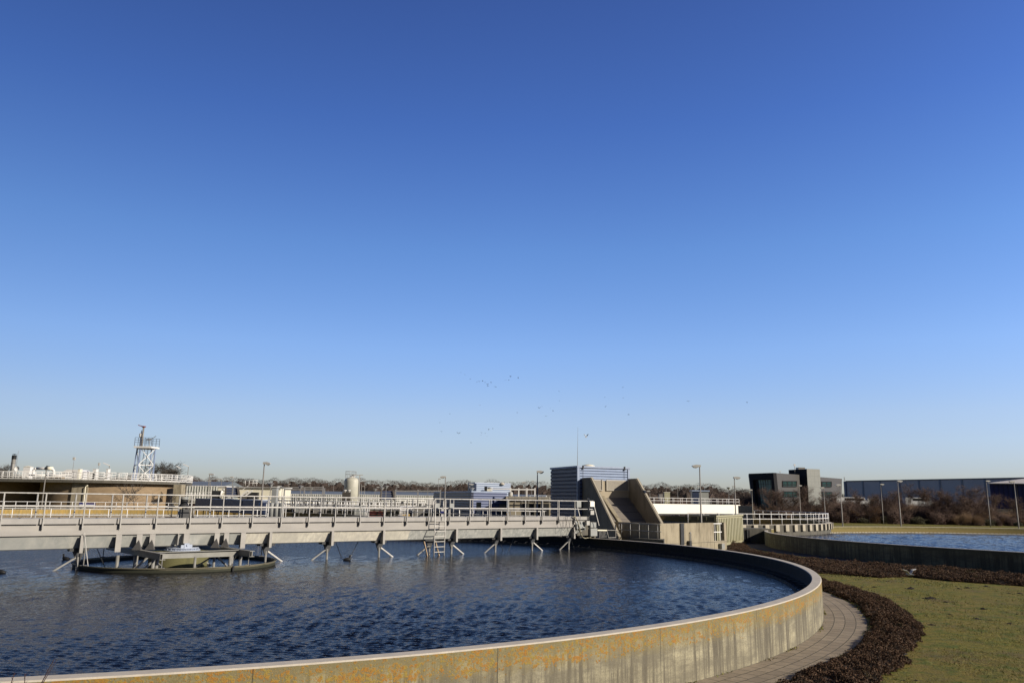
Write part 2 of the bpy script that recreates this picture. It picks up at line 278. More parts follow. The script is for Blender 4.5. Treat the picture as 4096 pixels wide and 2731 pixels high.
q = NT('dark office cladding'); v = q.coords('Object'); n = q.noise(q.coords('Object', (.6, .6, 1.5)), 1, 5, .7); z_ = q.sep(v)[2]; fr = q.math('FRACT', q.math('DIVIDE', z_, .9)); j = q.math('LESS_THAN', fr, .05)
c = q.mix(n, (.075, .070, .066), (.115, .108, .10)); c = q.mix(q.math('MULTIPLY', j, .5), c, (.05, .05, .05)); M['office'] = q.done(c, .6)
q = NT('pale office panels'); v = q.coords('Object'); z_ = q.sep(v)[2]; x_ = q.sep(v)[0]
j = q.math('MAXIMUM', q.math('LESS_THAN', q.math('FRACT', q.math('DIVIDE', z_, 1.35)), .05), q.math('LESS_THAN', q.math('FRACT', q.math('DIVIDE', x_, 1.1)), .06))
M['curtain'] = simple('green curtain panels', (.055, .20, .17), .25, 0, .3, .5)
M['officepale'] = q.done(q.mix(q.math('MULTIPLY', j, .6), q.mix(q.noise(v, .7, 4), (.25, .26, .235), (.32, .33, .30)), (.16, .17, .16)), .5)
M['officedark'] = simple('near black cladding', (.018, .018, .022), .9)
M['contain'] = simple('beige container paint', (.50, .47, .30), .5, 0, .12, 2)
M['containdark'] = simple('olive paint and container shade', (.16, .155, .09), .6, 0, .2, 2)  # on the container end this darker tone holds the shade
M['tanksilo'] = simple('cream silo', (.62, .60, .50), .5, 0, .12, 1)
M['louvre'] = simple('pale louvre', (.62, .57, .48), .5, 0, .1, 4)
q = NT('chequer grating'); v = q.coords('Object', (1, 1, 1), (0, 0, -.33)); s_ = q.sep(v); k = q.math('MULTIPLY', q.math('SINE', q.math('MULTIPLY', s_[0], 42.0)), q.math('SINE', q.math('MULTIPLY', s_[1], 42.0)))
M['grating'] = q.done(q.mix(q.ramp(k, [(.4, 0.0), (.8, 1.0)]), (.30, .265, .225), (.17, .15, .13)), .6)
M['bark'] = simple('bare twigs', (.22, .14, .11), .9, 0, .35, .8)
M['barkgrey'] = simple('grey bark', (.10, .085, .07), .9, 0, .3, .8)
M['twig_red'] = simple('red brown twigs', (.21, .14, .11), .9, 0, .35, .5)
M['twig_yel'] = simple('straw twigs', (.36, .24, .14), .9, 0, .35, .5)
M['twig_dark'] = simple('dark green brown shrub', (.11, .10, .055), .9, 0, .4, .5)
M['forest'] = simple('winter woodland', (.105, .072, .056), .95, 0, .45, .05, 0, (.072, .056, .045))
M['stem'] = simple('purple stem', (.07, .035, .035), .6)

# ---------------------------------------------------------------- mesh builder
class MB:
    def __init__(s): s.v = []; s.f = []; s.uv = None; s.mi = []
    def add(s, vs, fs, mi=0):
        k = len(s.v); s.v += [tuple(x) for x in vs]; s.f += [tuple(i+k for i in f) for f in fs]; s.mi += [mi]*len(fs); return s
    def box(s, x0, x1, y0, y1, z0, z1, fr=None, mi=0):
        P = [(x, y, z) for z in (z0, z1) for x, y in ((x0, y0), (x1, y0), (x1, y1), (x0, y1))]
        if fr: P = [fr(*p) for p in P]
        return s.add(P, [(3, 2, 1, 0), (4, 5, 6, 7), (0, 1, 5, 4), (1, 2, 6, 5), (2, 3, 7, 6), (3, 0, 4, 7)], mi)
    def prism(s, pts, z0, z1, mi=0):
        n = len(pts); zt = z1 if callable(z1) else (lambda p: z1)
        V = [(p[0], p[1], z0) for p in pts] + [(p[0], p[1], zt(p)) for p in pts]
        return s.add(V, [tuple(range(n-1, -1, -1)), tuple(range(n, 2*n))] + [(i, (i+1) % n, n+(i+1) % n, n+i) for i in range(n)], mi)
    def bar(s, a, b, w, h=None, up=(0, 0, 1)):
        a, b = Vector(a), Vector(b); h = h or w; d = (b-a).normalized(); u = Vector(up)
        if abs(d.dot(u)) > .98: u = Vector((1, 0, 0))
        x = d.cross(u).normalized(); y = x.cross(d).normalized()
        P = [c + x*sx*w/2 + y*sy*h/2 for c in (a, b) for sx, sy in ((-1, -1), (1, -1), (1, 1), (-1, 1))]
        return s.add(P, [(3, 2, 1, 0), (4, 5, 6, 7), (0, 1, 5, 4), (1, 2, 6, 5), (2, 3, 7, 6), (3, 0, 4, 7)])
    def tube(s, a, b, r, r2=None, n=8, cap=True):
        a, b = Vector(a), Vector(b); r2 = r if r2 is None else r2; d = (b-a).normalized(); u = Vector((0, 0, 1)) if abs(d.z) < .9 else Vector((1, 0, 0))
        x = d.cross(u).normalized(); y = x.cross(d)
        V = [c + (x*math.cos(2*math.pi*i/n) + y*math.sin(2*math.pi*i/n))*q for c, q in ((a, r), (b, r2)) for i in range(n)]
        F = [(i, (i+1) % n, n+(i+1) % n, n+i) for i in range(n)]
        if cap: F += [tuple(range(n-1, -1, -1)), tuple(range(n, 2*n))]
        return s.add(V, F)
    def path(s, pts, r, n=8):
        for a, b in zip(pts[:-1], pts[1:]): s.tube(a, b, r, n=n)
        return s
    def lathe(s, c, prof, n=24):
        c = Vector(c); V = []; F = []
        for r, z in prof: V += [(c.x+r*math.cos(2*math.pi*i/n), c.y+r*math.sin(2*math.pi*i/n), c.z+z) for i in range(n)]
        for k in range(len(prof)-1): F += [(k*n+i, k*n+(i+1) % n, (k+1)*n+(i+1) % n, (k+1)*n+i) for i in range(n)]
        F.append(tuple(range(n-1, -1, -1))); F.append(tuple(range((len(prof)-1)*n, len(prof)*n)))
        return s.add(V, F)
    def build(s, name, mat, parent=None, smooth=False):
        me = bpy.data.meshes.new(name); off = Vector((0, 0, 0)); p = parent
        while p: off += p.location; p = p.parent
        me.from_pydata([(x[0]-off.x, x[1]-off.y, x[2]-off.z) for x in s.v], [], s.f)
        for m in (mat if isinstance(mat, (list, tuple)) else [mat]): me.materials.append(M[m] if isinstance(m, str) else m)
        if isinstance(mat, (list, tuple)): me.polygons.foreach_set('material_index', s.mi)
        if smooth: me.polygons.foreach_set('use_smooth', [True]*len(me.polygons))
        if s.uv is not None:
            l = me.uv_layers.new(name='UV'); l.data.foreach_set('uv', np.array(s.uv, 'f').ravel())
        o = bpy.data.objects.new(name, me); COL.objects.link(o); o.parent = parent; return o
def tag(o, label=None, cat=None, group=None, kind=None):
    if label: o['label'] = label
    if cat: o['category'] = cat
    if group: o['group'] = group
    if kind: o['kind'] = kind
    return o
def thing(name, loc, label, cat, group=None):
    o = bpy.data.objects.new(name, None); COL.objects.link(o); o.location = loc; o.empty_display_size = .3
    return tag(o, label, cat, group)
def copy_tree(o, parent=None):
    c = o.copy(); COL.objects.link(c); c.parent = parent
    for ch in [x for x in bpy.data.objects if x.parent == o]: copy_tree(ch, c)
    return c
def revolve(name, prof, c, n, parent, mats, midx, smooth=True, a0=0, a1=2*math.pi, R=30, vmode='z'):
    """profile [(r,z)...]; faces get UV = (arc metres, height or radius)"""
    b = MB(); V = []; closed = abs(a1-a0-2*math.pi) < 1e-6; nn = n if closed else n+1
    A = [a0+(a1-a0)*i/n for i in range(nn)]
    for r, z in prof: V += [(c[0]+r*math.cos(a), c[1]+r*math.sin(a), z) for a in A]
    F = []; uv = []; mi = []
    acc = [0]
    for k in range(len(prof)-1): acc.append(acc[-1]+math.hypot(prof[k+1][0]-prof[k][0], prof[k+1][1]-prof[k][1]))
    for k in range(len(prof)-1):
        flat = abs(prof[k][1]-prof[k+1][1]) < abs(prof[k][0]-prof[k+1][0])
        v0, v1 = (prof[k][0]-R, prof[k+1][0]-R) if flat else (prof[k][1], prof[k+1][1])
        for i in range(n):
            j = (i+1) % nn; F.append((k*nn+i, k*nn+j, (k+1)*nn+j, (k+1)*nn+i)); mi.append(midx[k])
            u0, u1 = (a0+(a1-a0)*i/n)*R, (a0+(a1-a0)*(i+1)/n)*R
            uv += [(u0, v0), (u1, v0), (u1, v1), (u0, v1)]
    b.v = V; b.f = F; b.mi = mi; b.uv = uv
    o = b.build(name, mats, parent)
    me = o.data; me.polygons.foreach_set('use_smooth', [True]*len(me.polygons))
    try: me.set_sharp_from_angle(angle=math.radians(35))
    except Exception: pass
    return o
def railing(name, pts, h, spacing, label, cat='railing', group=None, mat='white_rail', r=.03, rails=(1.0, .52), zfun=None, own=100, foot=0, rr=None, toe=False):
    """a run of handrail along a polyline of base points; posts are parts, the nearest ones first"""
    pts = [Vector(p) for p in pts]; P0 = min(pts, key=lambda p: (p-EYE).length)
    t = thing(name, (P0.x, P0.y, P0.z), label, cat, group)
    b = MB(); rr = rr or r
    for q_ in rails:
        for a, c in zip(pts[:-1], pts[1:]): b.tube(a+Vector((0, 0, h*q_)), c+Vector((0, 0, h*q_)), rr, n=6)
    b.build('rail', mat, t, True)
    if toe:
        b = MB()
        for a, c in zip(pts[:-1], pts[1:]): b.bar(a+Vector((0, 0, .09)), c+Vector((0, 0, .09)), .02, .14)
        b.build('toe_board', mat, t)
    posts = []; carry = 0
    for a, c in zip(pts[:-1], pts[1:]):
        L = (c-a).length; s_ = carry
        while s_ <= L+1e-6: posts.append(a+(c-a)*(s_/L)); s_ += spacing
        carry = s_-L
    posts.append(pts[-1]) if (posts[-1]-pts[-1]).length > spacing*.4 else None
    posts.sort(key=lambda p: (p-EYE).length)
    far = min((p-EYE).length for p in posts)
    for p in posts[:own]:
        MB().tube(p-Vector((0, 0, foot)), p+Vector((0, 0, h)), r, n=6).build('post', mat, t, True)
    if posts[own:]:
        b = MB()
        for p in posts[own:]: b.tube(p-Vector((0, 0, foot)), p+Vector((0, 0, h)), r, n=5)
        tag(b.build('post', mat, t, True), kind='stuff')
    return t
def circle(c, r, a0, a1, n, z): return [Vector((c[0]+r*math.cos(a0+(a1-a0)*i/n), c[1]+r*math.sin(a0+(a1-a0)*i/n), z)) for i in range(n+1)]
# ================================================================ ground
g = MB(); g.add([(-3000, -200, 0), (3000, -200, 0), (3000, 5000, 0), (-3000, 5000, 0)], [(0, 1, 2, 3)])
tag(g.build('ground', 'grass'), kind='structure')
C1 = Vector((-16.25, 40.2, 0)); R1 = 29.54; C2 = Vector((58.0, 70.25, 0)); R2 = 34.2
CC = Vector((-46.0, 94.5, 0)); CE = Vector((13.5, 111.0, 0))
WZ = .57
def wave_h(X, Y, dr, l0=.15, st=.0088, spread=.42):
    r_ = np.random.RandomState(2); H = np.zeros_like(X); n = 56
    for i in range(n):
        lam = l0*(3.1**r_.uniform(0, 1)); th_ = 1.30+r_.normal(0, spread); k = 2*math.pi/lam; ph = r_.uniform(0, 6.28)
        # slow wandering of the phase keeps crests short
        wx, wy = r_.uniform(.3, .9), r_.uniform(.3, .9); H += (lam*st)*np.clip((lam/dr-1.8)/1.6, 0, 1)*np.sin(k*(X*math.cos(th_)+Y*math.sin(th_))+ph+1.1*np.sin(X*wx+ph)+1.1*np.sin(Y*wy+2*ph))
    gust = .72+.28*np.sin(X*.31+1.1*np.sin(Y*.17))*np.sin(Y*.23+.9*np.sin(X*.21))
    if l0 < .2: gust = gust*(1-.74*np.clip((np.hypot(X+4, Y-2)-38)/14, 0, 1))   # the far side lies in the lee of the wall
    return H*gust
def water_surface(c, R, z, mat, az=None, rr=None):
    wv = (.095, .0095, .38) if c is C1 else (.34, .0075, .6)
    b = MB(); nn = 220; dz = .035 if az else 0
    b.add([(c.x+R*math.cos(2*math.pi*i/nn), c.y+R*math.sin(2*math.pi*i/nn), z-dz) for i in range(nn)], [tuple(range(nn))])
    vs = []
    if az:
        da, dr = rr[2], rr[3]; A = np.arange(math.radians(az[0]), math.radians(az[1]), da); D = rr[0]*np.exp(np.arange(0, math.log(rr[1]/rr[0]), dr)); AA, DD = np.meshgrid(A, D)
        X, Y = DD*np.sin(AA), DD*np.cos(AA); ins = np.hypot(X-c.x, Y-c.y) <= R; na, nd = len(A), len(D)
        anyin = ins[:-1, :-1] | ins[1:, :-1] | ins[:-1, 1:] | ins[1:, 1:]
        q_ = np.hypot(X-c.x, Y-c.y); f_ = np.where(ins, 1, R/q_); X, Y = c.x+(X-c.x)*f_, c.y+(Y-c.y)*f_
        Z = z+wave_h(X, Y, DD*max(da, dr)*1.0, *wv)*np.clip((R-np.minimum(q_, R))/.15+.15, 0, 1)
        J, I = np.nonzero(anyin); k = J*na+I; F = np.stack([k, k+1, k+na+1, k+na], 1); used = np.unique(F); remap = np.zeros(na*nd, dtype='i'); remap[used] = np.arange(len(used)); F = remap[F]
        V = np.stack([X.ravel(), Y.ravel(), Z.ravel()], 1)[used]
        V = np.concatenate([V, np.array(b.v)]); n = len(F); base = len(V)-nn
        me = bpy.data.meshes.new('water'); me.vertices.add(len(V)); me.vertices.foreach_set('co', V.astype('f').ravel()); me.loops.add(n*4+nn); me.loops.foreach_set('vertex_index', np.concatenate([F.ravel(), base+np.arange(nn)]).astype('i')); me.polygons.add(n+1); me.polygons.foreach_set('loop_start', np.concatenate([np.arange(0, n*4+1, 4)]).astype('i')); me.update(calc_edges=True); me.validate()
        me.materials.append(M[mat]); me.polygons.foreach_set('use_smooth', [True]*len(me.polygons)); o = bpy.data.objects.new('water', me); COL.objects.link(o); tag(o, kind='structure'); return
    tag(b.build('water', mat), kind='structure')
def tank(name, c, r, zr, wall, inner, label, cat, group, zw=WZ, dashes='concplain', wmat='water', thick=.34, az=None, rr=None, brackets=False):
    t = thing(name, (c.x, c.y, 0), label, cat, group)
    ch = .025
    revolve('wall', [(r, -.3), (r, zr-ch), (r-ch, zr), (r-thick+ch, zr), (r-thick, zr-ch), (r-thick, zw-1.2)], c, 360, t, [wall, 'rim', inner], [0, 1, 1, 1, 2], R=r)
    # overflow weir: a toothed ring standing in the water beside the wall
    rw = r-thick-.52; b = MB(); n = int(2*math.pi*rw/.52)
    for i in range(n):
        a0 = 2*math.pi*i/n; a1 = a0+2*math.pi/n; am = a0+(a1-a0)*.72
        for (p, q_, z1) in ((a0, am, zw+.10), (am, a1, zw+.03)):
            V = []
            for rr_ in (rw-.03, rw+.03):
                for a in (p, q_): V += [(c.x+rr_*math.cos(a), c.y+rr_*math.sin(a), zw-.3), (c.x+rr_*math.cos(a), c.y+rr_*math.sin(a), z1)]
            b.add(V, [(0, 2, 3, 1), (4, 5, 7, 6), (1, 3, 7, 5)])
    b.build('weir_plate', dashes, t)
    if brackets:
        P_ = []
        for i in range(0, n, 2):
            a = 2*math.pi*(i+.36)/n; P_.append((c.x+rw*math.cos(a), c.y+rw*math.sin(a), a))
        P_.sort(key=lambda p: abs(math.degrees(math.atan2(p[0], p[1]))-14))
        for j, grp in enumerate([[p] for p in P_[:90]]+[P_[90:]]):
            b = MB()
            for px_, py_, a in grp:
                cs, sn = math.cos(a), math.sin(a); P = lambda rr_, z: (c.x+rr_*cs, c.y+rr_*sn, z)
                b.path([P(rw-.02, zw+.06), P(rw+.05, zw+.17), P(rw+.18, zw+.20), P(r-thick, zw+.16)], .014, 4)
            o_ = b.build('weir_bracket', 'darksteel', t)
            if j == 90: tag(o_, kind='stuff')
    water_surface(c, r-thick-.001, zw, wmat, az, rr)
    return t
tank('settling_tank', C1, R1, 1.30, 'wall_near', 'inner_near', 'large round settling tank in front, low concrete wall crusted with orange lichen', 'settling tank', 'round settling tanks', dashes='concdark', az=(-40, 27), rr=(9.5, 73, .0019, .0024), brackets=True)
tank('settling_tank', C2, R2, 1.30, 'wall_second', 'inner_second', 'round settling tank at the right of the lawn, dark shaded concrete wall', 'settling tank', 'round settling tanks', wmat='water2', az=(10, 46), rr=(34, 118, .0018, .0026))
tank('settling_tank', CC, 29.5, 1.60, 'wall_third', 'inner_third', 'round railed settling tank behind the walkway bridge, inside wall yellow with lichen', 'settling tank', 'round settling tanks', zw=.95, wmat='water2')
tank('settling_tank', CE, 28.6, 1.75, 'concdark', 'inner_third', 'round railed settling tank behind the pump house, with a white walkway across it', 'settling tank', 'round settling tanks', zw=.55, wmat='water2', thick=.5)
# paving ring round the near tank
revolve('path', [(R1-.01, .012), (R1+1.40, .012)], C1, 360, None, ['paving'], [0], R=R1)
tag(bpy.data.objects['path'], kind='structure')
revolve('path', [(R2-.01, .014), (R2+2.0, .014)], C2, 200, None, ['asphalt'], [0], R=R2)
for o in bpy.data.objects:
    if o.name == 'path.001': tag(o, kind='structure')
# ================================================================ rotating bridge on tank 1
ang = math.radians(48.8); BU = Vector((math.sin(ang), math.cos(ang), 0)); BN = Vector((BU.y, -BU.x, 0))
def B(s_, n_, z): p = C1 + BU*s_ + BN*n_; return Vector((p.x, p.y, z))
BF = lambda x, y, z: B(x, y, z)
def bs(px, py=2100, n_=.7):
    p = onplane(px, py, C1+BN*n_, BN); return (p-C1).dot(BU)
ZE = EYE.z; ZD, ZF, ZG, ZB, ZT, ZM = 2.85, 2.61, 2.11, 1.53, 3.94, 3.37
br = thing('walkway_bridge', (C1.x, C1.y, 1.45), 'long grey galvanised walkway bridge with handrails spanning the near tank', 'walkway bridge')
S0, S1 = -29.0, 28.6
b = MB()
for sg in (1, -1):
    n0, n1 = sorted((sg*.62, sg*.70))
    b.box(S0, 28.2, n0, n1, ZG, ZF-.003, BF)
b.build('upper_girder', 'plate', br)
x_end = bs(2335, 2140, .5); cuts = [S0, bs(974, 2150, .6), bs(1640, 2150, .6), x_end]
for k_ in range(3):
    b = MB()
    for sg in (1, -1):
        xa, xb = cuts[k_], cuts[k_+1]-(.01 if k_ < 2 else 0)
        pr = [(xa, ZB), (xb, ZB), (xb, ZG-.003), (xa, ZG-.003)] if k_ < 2 else [(xa, ZB), (xb-1.0, ZB), (xb, ZG-.25), (xb, ZG-.003), (xa, ZG-.003)]
        nn_ = lambda z, off: sg*(.34+.27*(z-ZB)/(ZG-ZB)-off); m_ = len(pr)
        V = [B(x, nn_(z, 0), z) for x, z in pr]+[B(x, nn_(z, .03), z) for x, z in pr]
        b.add(V, [tuple(range(m_)), tuple(range(2*m_-1, m_-1, -1))]+[(i, i+m_, (i+1) % m_+m_, (i+1) % m_) for i in range(m_)])
    b.build('lower_girder', ('galv', 'galvglare', 'galvright')[k_], br)
MB().box(S0, x_end-1.0, -.42, .42, ZB-.03, ZB-.002, BF).build('bottom_flange', 'darksteel', br)  # dark colour stands in for shade along the bottom of the girder
b = MB()
for i in range(36):
    x0 = -28.6+1.585*i+.02; x1 = min(x0+1.53, S1)
    for sg in (1, -1):
        n0, n1 = sorted((sg*.78, sg*.83)); b.box(x0, x1, n0, n1, ZF, ZD, BF)
b.build('fascia', 'fascia', br)
MB().box(S0, S1, -.775, .775, ZD-.06, ZD-.02, BF).build('deck', 'steel', br)
b = MB()
for sg in (1, -1): b.box(S0, S1, *sorted((sg*.705, sg*.775)), ZF+.02, ZD-.065, BF)
b.build('deck_edge', 'darksteel', br)
b = MB()
for sg in (1, -1):
    b.tube(B(S0, sg*.86, ZT), B(28.9, sg*.86, ZT), .030, n=8); b.tube(B(S0, sg*.86, ZM), B(28.9, sg*.86, ZM), .028, n=8)
b.build('handrail', 'rail', br, True)
s_first = bs(17, 1985, .86); k0 = int((s_first+28.6)/1.585)
s_posts = [s_first+1.585*(k-k0) for k in range(0, 38) if s_first+1.585*(k-k0) < 28.2]
for s_ in s_posts:
    q_ = MB(); q_.box(s_-.025, s_+.025, .832, .895, 2.42, ZT-.02, BF); q_.add([B(s_-.006, n, z) for n, z in ((.832, 2.42), (.832, ZF-.02), (.705, ZF-.02), (.705, 2.30))]+[B(s_+.006, n, z) for n, z in ((.832, 2.42), (.832, ZF-.02), (.705, ZF-.02), (.705, 2.30))], [(0, 1, 2, 3), (7, 6, 5, 4), (0, 4, 5, 1), (1, 5, 6, 2), (2, 6, 7, 3), (3, 7, 4, 0)])
    q_.build('post', 'postgrey', br)
    MB().box(s_-.028, s_+.028, -.905, -.835, ZD-.3, ZT-.02, BF).build('post', 'railshade', br)
# end slanted struts of the handrail
b = MB(); b.bar(B(28.9, .86, ZM+.6), B(29.55, .86, 2.2), .05, .05); b.bar(B(28.9, -.86, ZM+.6), B(29.55, -.86, 2.2), .05, .05); b.build('end_strut', 'rail', br)
# brackets, plates below the girder and scraper legs in the water
brk = [(333, -1, .55), (478, 0, .66), (560, 0, .66), (612, 0, .66), (737, 0, .5), (869, 0, .66), (907, 0, .6), (974, 0, .66), (1084, 1, .5), (1331, -1, .5), (1536, 1, .5), (1827, 1, .5), (2004, -1, .5), (2148, 1, .5), (2297, -1, .5)]
for px, side, wd in brk:
    s_ = bs(px, 2120, .75); wdt = .125 if side == 0 else .07
    if px == 737: MB().box(s_-.28, s_-.24, .40, .80, ZB+.05, ZG-.003, BF).box(s_+.24, s_+.28, .40, .80, ZB+.05, ZG-.003, BF).build('stiffener', 'plate', br); continue
    zb = ZB-.20 if px not in (560, 612, 869, 907) else ZB-.02
    q_ = MB(); q_.box(s_-wdt, s_+wdt, .78, .80, zb, ZG-.003, BF); q_.add([B(s_+x, n, z) for x in (-.01, .01) for n, z in ((.779, zb), (.779, ZG-.003), (.612, ZG-.003), (.345, ZB), (.345, zb+.02))], [(0, 1, 2, 3, 4), (9, 8, 7, 6, 5)]+[(i, i+5, (i+1) % 5+5, (i+1) % 5) for i in range(5)])
    q_.build('bracket', 'plate', br)
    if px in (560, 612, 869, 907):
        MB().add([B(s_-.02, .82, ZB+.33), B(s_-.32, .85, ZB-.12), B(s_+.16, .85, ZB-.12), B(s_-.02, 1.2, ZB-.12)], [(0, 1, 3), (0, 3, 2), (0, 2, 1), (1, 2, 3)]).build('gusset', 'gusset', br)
legs = [(312, -1), (1062, 1), (1307, -1), (1515, 1), (1716, -1), (1805, 1), (1981, -1), (2128, 1), (2275, -1)]
for px, sd in legs:
    s_ = bs(px, 2230, .25)
    lg = MB().tube(B(s_, .25, -1.5), B(s_, .25, ZB-.4), .058, n=10).build('scraper_leg', 'steel', br, True)
    q_ = MB(); q_.box(s_-.42, s_+.38, .0, .42, ZB-.14, ZB-.032, BF)
    q_.add([B(s_+x, n, z) for n in (.21, .29) for x, z in ((-.26, ZB-.15), (.27, ZB-.15), (.07, ZB-.60), (-.07, ZB-.60))], [(3, 2, 1, 0), (4, 5, 6, 7), (0, 1, 5, 4), (1, 2, 6, 5), (2, 3, 7, 6), (3, 0, 4, 7)])
    q_.build('mounting_plate', 'darksteel', br)
    MB().bar(B(s_+sd*.10, .27, ZB-.42), B(s_+sd*1.30, .27, WZ-.25), .07, .07).build('brace', 'rail' if sd > 0 else 'steel', br)
    MB().tube(B(s_-sd*.9, -.55, ZB), B(s_-sd*1.5, -.6, WZ-.2), .018, n=5).build('scraper_cable', 'darksteel', br)
# pulled brace rod at the far left
MB().tube(B(bs(338, 2124, .84), .84, ZG+.12), B(bs(357, 2292, 1.0), 1.0, WZ-.2), .018, n=6).build('tie_rod', 'rail', br)
# frame round the centre drum
b = MB()
for s_ in (-2.15, 1.9):
    b.box(s_-.12, s_+.12, -4.15, 4.2, 1.40, 1.425, BF); b.box(s_-.12, s_+.12, -4.15, 4.2, 1.155, 1.18, BF); b.box(s_-.02, s_+.02, -4.15, 4.2, 1.181, 1.399, BF)
    b.box(s_-.115, s_-.105, -4.14, 4.19, 1.181, 1.399, BF)
b.build('cross_beam', 'steel', br)
b = MB(); b.box(-2.02, 1.77, 2.75, 2.95, 1.385, 1.41, BF); b.box(-2.02, 1.77, 2.80, 2.83, 1.11, 1.384, BF); b.box(-2.02, 1.77, -2.95, -2.75, 1.11, 1.41, BF)
b.build('long_beam', 'beam', br)
for s_, n_ in ((-2.15, 3.0), (-1.85, -.4), (-2.3, .9), (-2.9, .3), (-.3, 3.0), (1.9, 2.9), (2.1, 1.2), (2.6, .2), (.9, 2.2), (-1.7, 2.1)):
    MB().tube(B(s_, n_, -1.5), B(s_, n_, 1.15), .075 if abs(s_) > 1 else .06, n=10).build('frame_leg', 'steel', br, True)
for s_, n_, s2, n2 in ((-1.9, 1.5, -3.0, 2.3), (-1.8, 2.3, -2.9, 3.1), (-1.6, .6, -1.0, 1.6), (.9, 2.2, -.1, 1.6), (1.0, 2.1, 2.1, 1.3), (.4, 1.0, 1.6, .7)):
    MB().bar(B(s_, n_, 1.14), B(s2, n2, WZ-.2), .07, .07).build('brace', 'steel', br)
# pivot bearing
pv = MB(); pc = B(.05, .55, 0)
pc = Vector((C1.x, C1.y, 0))+BU*.0+BN*.0
pc = Vector((C1.x, C1.y, 0))+BN*.35
b = MB().lathe((pc.x, pc.y, 1.29), [(.84, 0), (.84, .05), (.70, .07), (.70, .10), (.76, .11), (.76, .15), (.3, .16)], 36)
for i in range(20):
    a = math.pi*2*i/20; b.lathe((pc.x+.77*math.cos(a), pc.y+.77*math.sin(a), 1.34), [(.025, 0), (.025, .045)], 6)
b.build('pivot_bearing', 'bluewhite', br, False)
b = MB().box(-.12, .12, .82, .95, 1.44, 1.66, BF).box(-.27, -.125, .84, .93, 1.44, 1.58, BF).box(.125, .27, .84, .93, 1.44, 1.60, BF)
b.tube(B(.02, .95, 1.57), B(.02, 1.0, 1.57), .05, n=12); b.build('pivot_block', 'bluewhite', br)
MB().box(-.13, .13, .612, .80, 1.60, ZG-.003, BF).build('stiffener', 'plate', br)
# end carriage that runs on the rim
s_e = 27.9
b = MB().box(s_e-.1, s_e+1.75, -.5, .35, 1.50, 2.05, BF).box(s_e+.6, s_e+1.75, -.45, .3, 2.052, 2.45, BF).box(s_e+1.752, s_e+1.9, -.4, .3, 1.30, 2.05, BF)
ecr = b.build('end_carriage', 'concdark', br)
b = MB().box(s_e+1.15, s_e+1.75, .352, .50, 2.06, 2.42, BF).box(s_e+1.1, s_e+1.8, .352, .55, 1.45, 2.0, BF).box(s_e-.75, s_e-.2, .75, .95, 2.02, 2.32, BF); b.build('drive_motor', 'boxgrey', ecr)
for s_ in (s_e+.35, s_e+1.3): MB().tube(B(s_, -.1, 1.52), B(s_, .25, 1.52), .215, n=20).build('wheel', 'black', ecr)
b = MB()
for s_ in (s_e-.6, s_e-.1): b.add([B(s_-.05, .72, 2.5), B(s_+.35, .72, 2.5), B(s_+.22, .9, 2.06), B(s_+.02, .9, 2.06)], [(0, 1, 2, 3)])
for s_ in (s_e+.1,): b.box(s_, s_+.05, .4, .9, 1.9, 2.5, BF)
b.build('mounting_plate', 'boxgrey', br)
# snow brush arm and small rails at the end
a0 = B(s_e+1.9, .45, 1.86)
b = MB().bar(a0, B(s_e+2.75, .6, 1.84), .10, .09); b.build('scraper_arm', 'cream', br)
b = MB()
for i in range(6): b.tube(B(s_e+2.0+i*.14, .55, 1.80), B(s_e+2.05+i*.14, .55, 1.32), .012, n=5)
b.path([B(s_e+2.6, .6, 1.86), B(s_e+3.55, .8, 1.84), B(s_e+3.55, .8, 1.32), B(s_e+2.75, .8, 1.32), B(s_e+2.8, .6, 1.84)], .016, 5); b.build('wire_guard', 'rail', br)
# conduit mast and control boxes on the end handrail
mp = bs(2358, 2050, 1.0)
MB().path([B(mp-.25, .95, 4.1), B(mp, .95, 4.1), B(mp, .95, 1.35)], .04, 8).build('cable_mast', 'darksteel', br, True)
MB().box(mp+.03, mp+.48, .96, 1.06, 3.55, 3.92, BF).build('control_box', 'brightwhite', br)
MB().box(mp+.02, mp+.38, .96, 1.10, 2.98, 3.28, BF).build('control_box', 'lamphead', br)
s9 = bs(2313, 2015, .9); MB().box(s9-.25, s9+.2, .93, 1.0, 3.50, 3.92, BF).build('control_box', 'boxgrey', br)
sj = bs(2345, 2087, .9)
MB().box(sj-.16, sj+.16, .92, 1.1, 2.25, 2.55, BF).build('junction_box', 'lamphead', br)
for px in (1750, 1808):
    s_ = bs(px, 2025, 1.0); MB().box(s_-.17, s_+.17, .93, 1.0, 3.40, 3.68, BF).build('junction_box', 'boxgrey', br)
# hanging cables and hose
hp = [B(bs(px, py, 1.0), 1.0 if py < 2150 else .95, 0) for px, py in ((2293, 2066), (2303, 2072), (2312, 2092), (2318, 2115), (2323, 2135), (2332, 2150), (2341, 2158))]
hz_ = [2.88, 2.80, 2.45, 2.05, 1.68, 1.42, 1.34]
for p, z in zip(hp, hz_): p.z = z
hp.append(B(29.3, .3, 1.34)); MB().path(hp, .035, 8).build('hose', 'hose', br, True)
for j in range(3):
    s_ = bs(2235+j*26, 2080, .95); P = [B(s_+.9*t, .93, 2.85-1.15*math.sin(math.pi*t)*(.8+.15*j)) for t in [i/12 for i in range(13)]]
    MB().path(P, .012, 5).build('cable', 'black', br)
